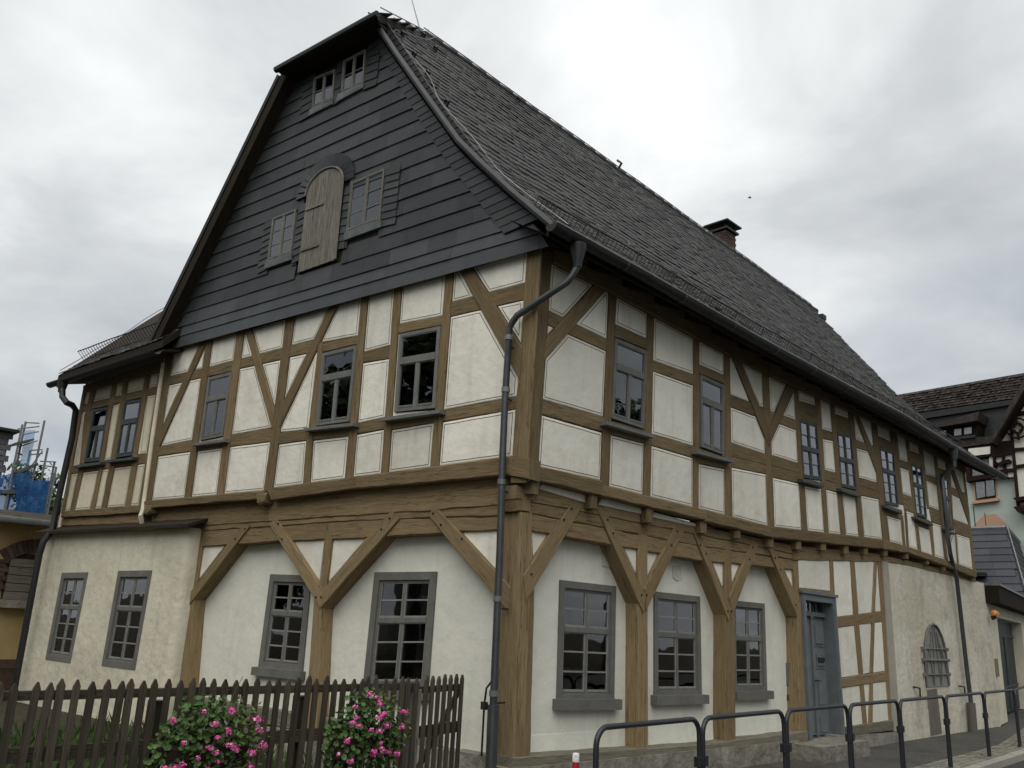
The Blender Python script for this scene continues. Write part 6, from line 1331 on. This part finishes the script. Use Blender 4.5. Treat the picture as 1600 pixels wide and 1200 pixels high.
# ================================================================== trees
def tree(loc, h, cr, label, nleaf=1500, seed=1, ls=.16, group=None, trunk_r=.16):
    r_ = random.Random(seed); base = Vector(loc); t = thing('tree', label, 'tree', tuple(loc), group)
    limbs = []
    def br(b):
        top = base+Vector((r_.uniform(-.3, .3), r_.uniform(-.3, .3), h*.8)); b.tube([base-Vector((0, 0, .2)), base.lerp(top, .35)+Vector((.1, 0, 0)), base.lerp(top, .7), top], [trunk_r, trunk_r*.8, trunk_r*.45, .03], 8)
        for i in range(16):
            s = r_.uniform(.3, .9); p = base.lerp(top, s); a = r_.uniform(0, 6.283); e_ = p+Vector((math.cos(a), math.sin(a), r_.uniform(.2, .9)))*cr*r_.uniform(.5, .85)*(1.15-s*.5)
            b.tube([p, (p+e_)/2+Vector((0, 0, .15)), e_], [trunk_r*.35, trunk_r*.2, .015], 5); limbs.append(e_); limbs.append((p+e_)/2)
        limbs.append(top)
    part('trunk', t, br, 'bark')
    cl = []
    for e_ in limbs:
        for k in range(3): cl.append((e_+Vector((r_.gauss(0, .25), r_.gauss(0, .25), r_.gauss(0, .2)))*1, cr*r_.uniform(.16, .34)))
    def crown(b):
        for i in range(nleaf):
            c, r = cl[r_.randrange(len(cl))]; v = Vector((r_.gauss(0, 1), r_.gauss(0, 1), r_.gauss(0, 1))).normalized()*r*r_.uniform(.5, 1.15); s = ls*r_.uniform(.6, 1.3)
            d = (v.normalized()+Vector((r_.gauss(0, .6), r_.gauss(0, .6), r_.gauss(0, .6)))).normalized(); a = d.orthogonal().normalized(); a = Matrix.Rotation(r_.random()*6.28, 3, d) @ a; q = d.cross(a); p = c+v
            b.add([p-a*s, p+q*s*.5, p+a*s, p-q*s*.5], [(0, 1, 2, 3)])
    part('crown', t, crown, 'tree_leaf', kind='stuff')
    return t
tp_ = CAM + ray(84, 760)*((48-CAM.y)/ray(84, 760).y)
tree((tp_.x-.2, 48, GZ), tp_.z+2.6, 2.9, 'dark bushy tree between the blue scaffold and the left drainpipe', 3500, 3, .2)
# across the street and the garden: what the window panes mirror
for i, (x, y, h, c, s) in enumerate([(3, -15.5, 7.4, 3.0, 21), (9.5, -17, 7.2, 3.0, 22), (19.3, -13.6, 12.2, 3.3, 23), (-3.5, -17, 7.5, 3.2, 25)]):
    tree((x, y, GZ), h, c, ['low street tree across the road, opposite the first street window', 'street tree across the road, opposite the grey door', 'tallest street tree across the road, mirrored in the upper street windows', 'street tree across the road, behind the viewer and nearest the fence'][i], 4200, s, .30, 'trees across the road')
for i, (x, y, h, c, s) in enumerate([(-17, 3, 10, 3.6, 31), (-14.5, 12.5, 14, 4.6, 32), (-12, 17.5, 8.2, 2.4, 33), (-16, -1.5, 8.5, 3.2, 34)]):
    tree((x, y, GZ), h, c, ['garden tree facing the middle of the gable', 'tallest garden tree, facing the left wing', 'small garden tree beyond the left wing', 'garden tree nearest the road, left of the picket fence'][i], 3600, s, .30, 'trees in the garden')
# unseen houses, added to grey the pane reflections and block low sky
def added_house(name_lb, x0, y0, x1, y1, h, ridge, along, m):
    t = thing('house', name_lb, 'house', ((x0+x1)/2, (y0+y1)/2, GZ), 'added plain houses out of view, facing the timber house')
    part('wall', t, lambda b: b.hexa([(x0, y0, GZ), (x1, y0, GZ), (x1, y0, h), (x0, y0, h)], [(x0, y1, GZ), (x1, y1, GZ), (x1, y1, h), (x0, y1, h)]), m)
    xm_, ym_ = (x0+x1)/2, (y0+y1)/2; o = .4
    if along == 'x': pr = ([(x0-o, y0-o, h-.1), (x0-o, y1+o, h-.1), (x0-o, ym_, ridge)], [(x1+o, y0-o, h-.1), (x1+o, y1+o, h-.1), (x1+o, ym_, ridge)])
    else: pr = ([(x0-o, y0-o, h-.1), (x1+o, y0-o, h-.1), (xm_, y0-o, ridge)], [(x0-o, y1+o, h-.1), (x1+o, y1+o, h-.1), (xm_, y1+o, ridge)])
    part('roof', t, lambda b: b.prism(pr[0], pr[1]), 'tile_far')
    n = 6
    for i in range(n):
        for z in (1.0, 3.6):
            if z+1.3 > h: continue
            f = (i+.5)/n
            if along == 'x': w = part('window', t, lambda b: b.box((x0+(x1-x0)*f, y1+.0, z+.6), (1.0, .12, 1.3)), 'white')
            else: w = part('window', t, lambda b: b.box((x1, y0+(y1-y0)*f, z+.6), (.12, 1.0, 1.3)), 'white')
            if along == 'x': part('pane', w, lambda b: [b.box((x0+(x1-x0)*f+s*.22, y1+.06, z+.6), (.36, .03, 1.1)) for s in (-1, 1)], 'garage_dark')
            else: part('pane', w, lambda b: [b.box((x1+.06, y0+(y1-y0)*f+s*.22, z+.6), (.03, .36, 1.1)) for s in (-1, 1)], 'garage_dark')
added_house('long grey rendered house added out of view across the road, facing the street front', -8, -26, 16, -19.5, 6.2, 9.4, 'x', 'stone')
added_house('grey rendered house added out of view across the garden, facing the gable', -27, -6, -20.5, 18, 6.2, 9.4, 'y', 'stone')
# a bird in the air
bq = CAM + ray(1172, 308).normalized()*38
bird = thing('bird', 'small dark bird flying above the roof at right', 'bird', tuple(bq))
part('body', bird, lambda b: b.tube([bq+rt*-.01+up*.055, bq+up*.02, bq-up*.035, bq-up*.065], [.006, .018, .016, .005], 8), 'dark_wood', True)
for s in (-1, 1): part('wing', bird, lambda b: b.hexa([bq+up*.03, bq-up*.03, bq-up*.05+rt*s*.06+fw*.06, bq-up*.0+rt*s*.07+fw*.06], [bq+up*.03+fw*.008, bq-up*.03+fw*.008, bq-up*.05+rt*s*.06+fw*.066, bq-up*.0+rt*s*.07+fw*.066]), 'dark_wood')
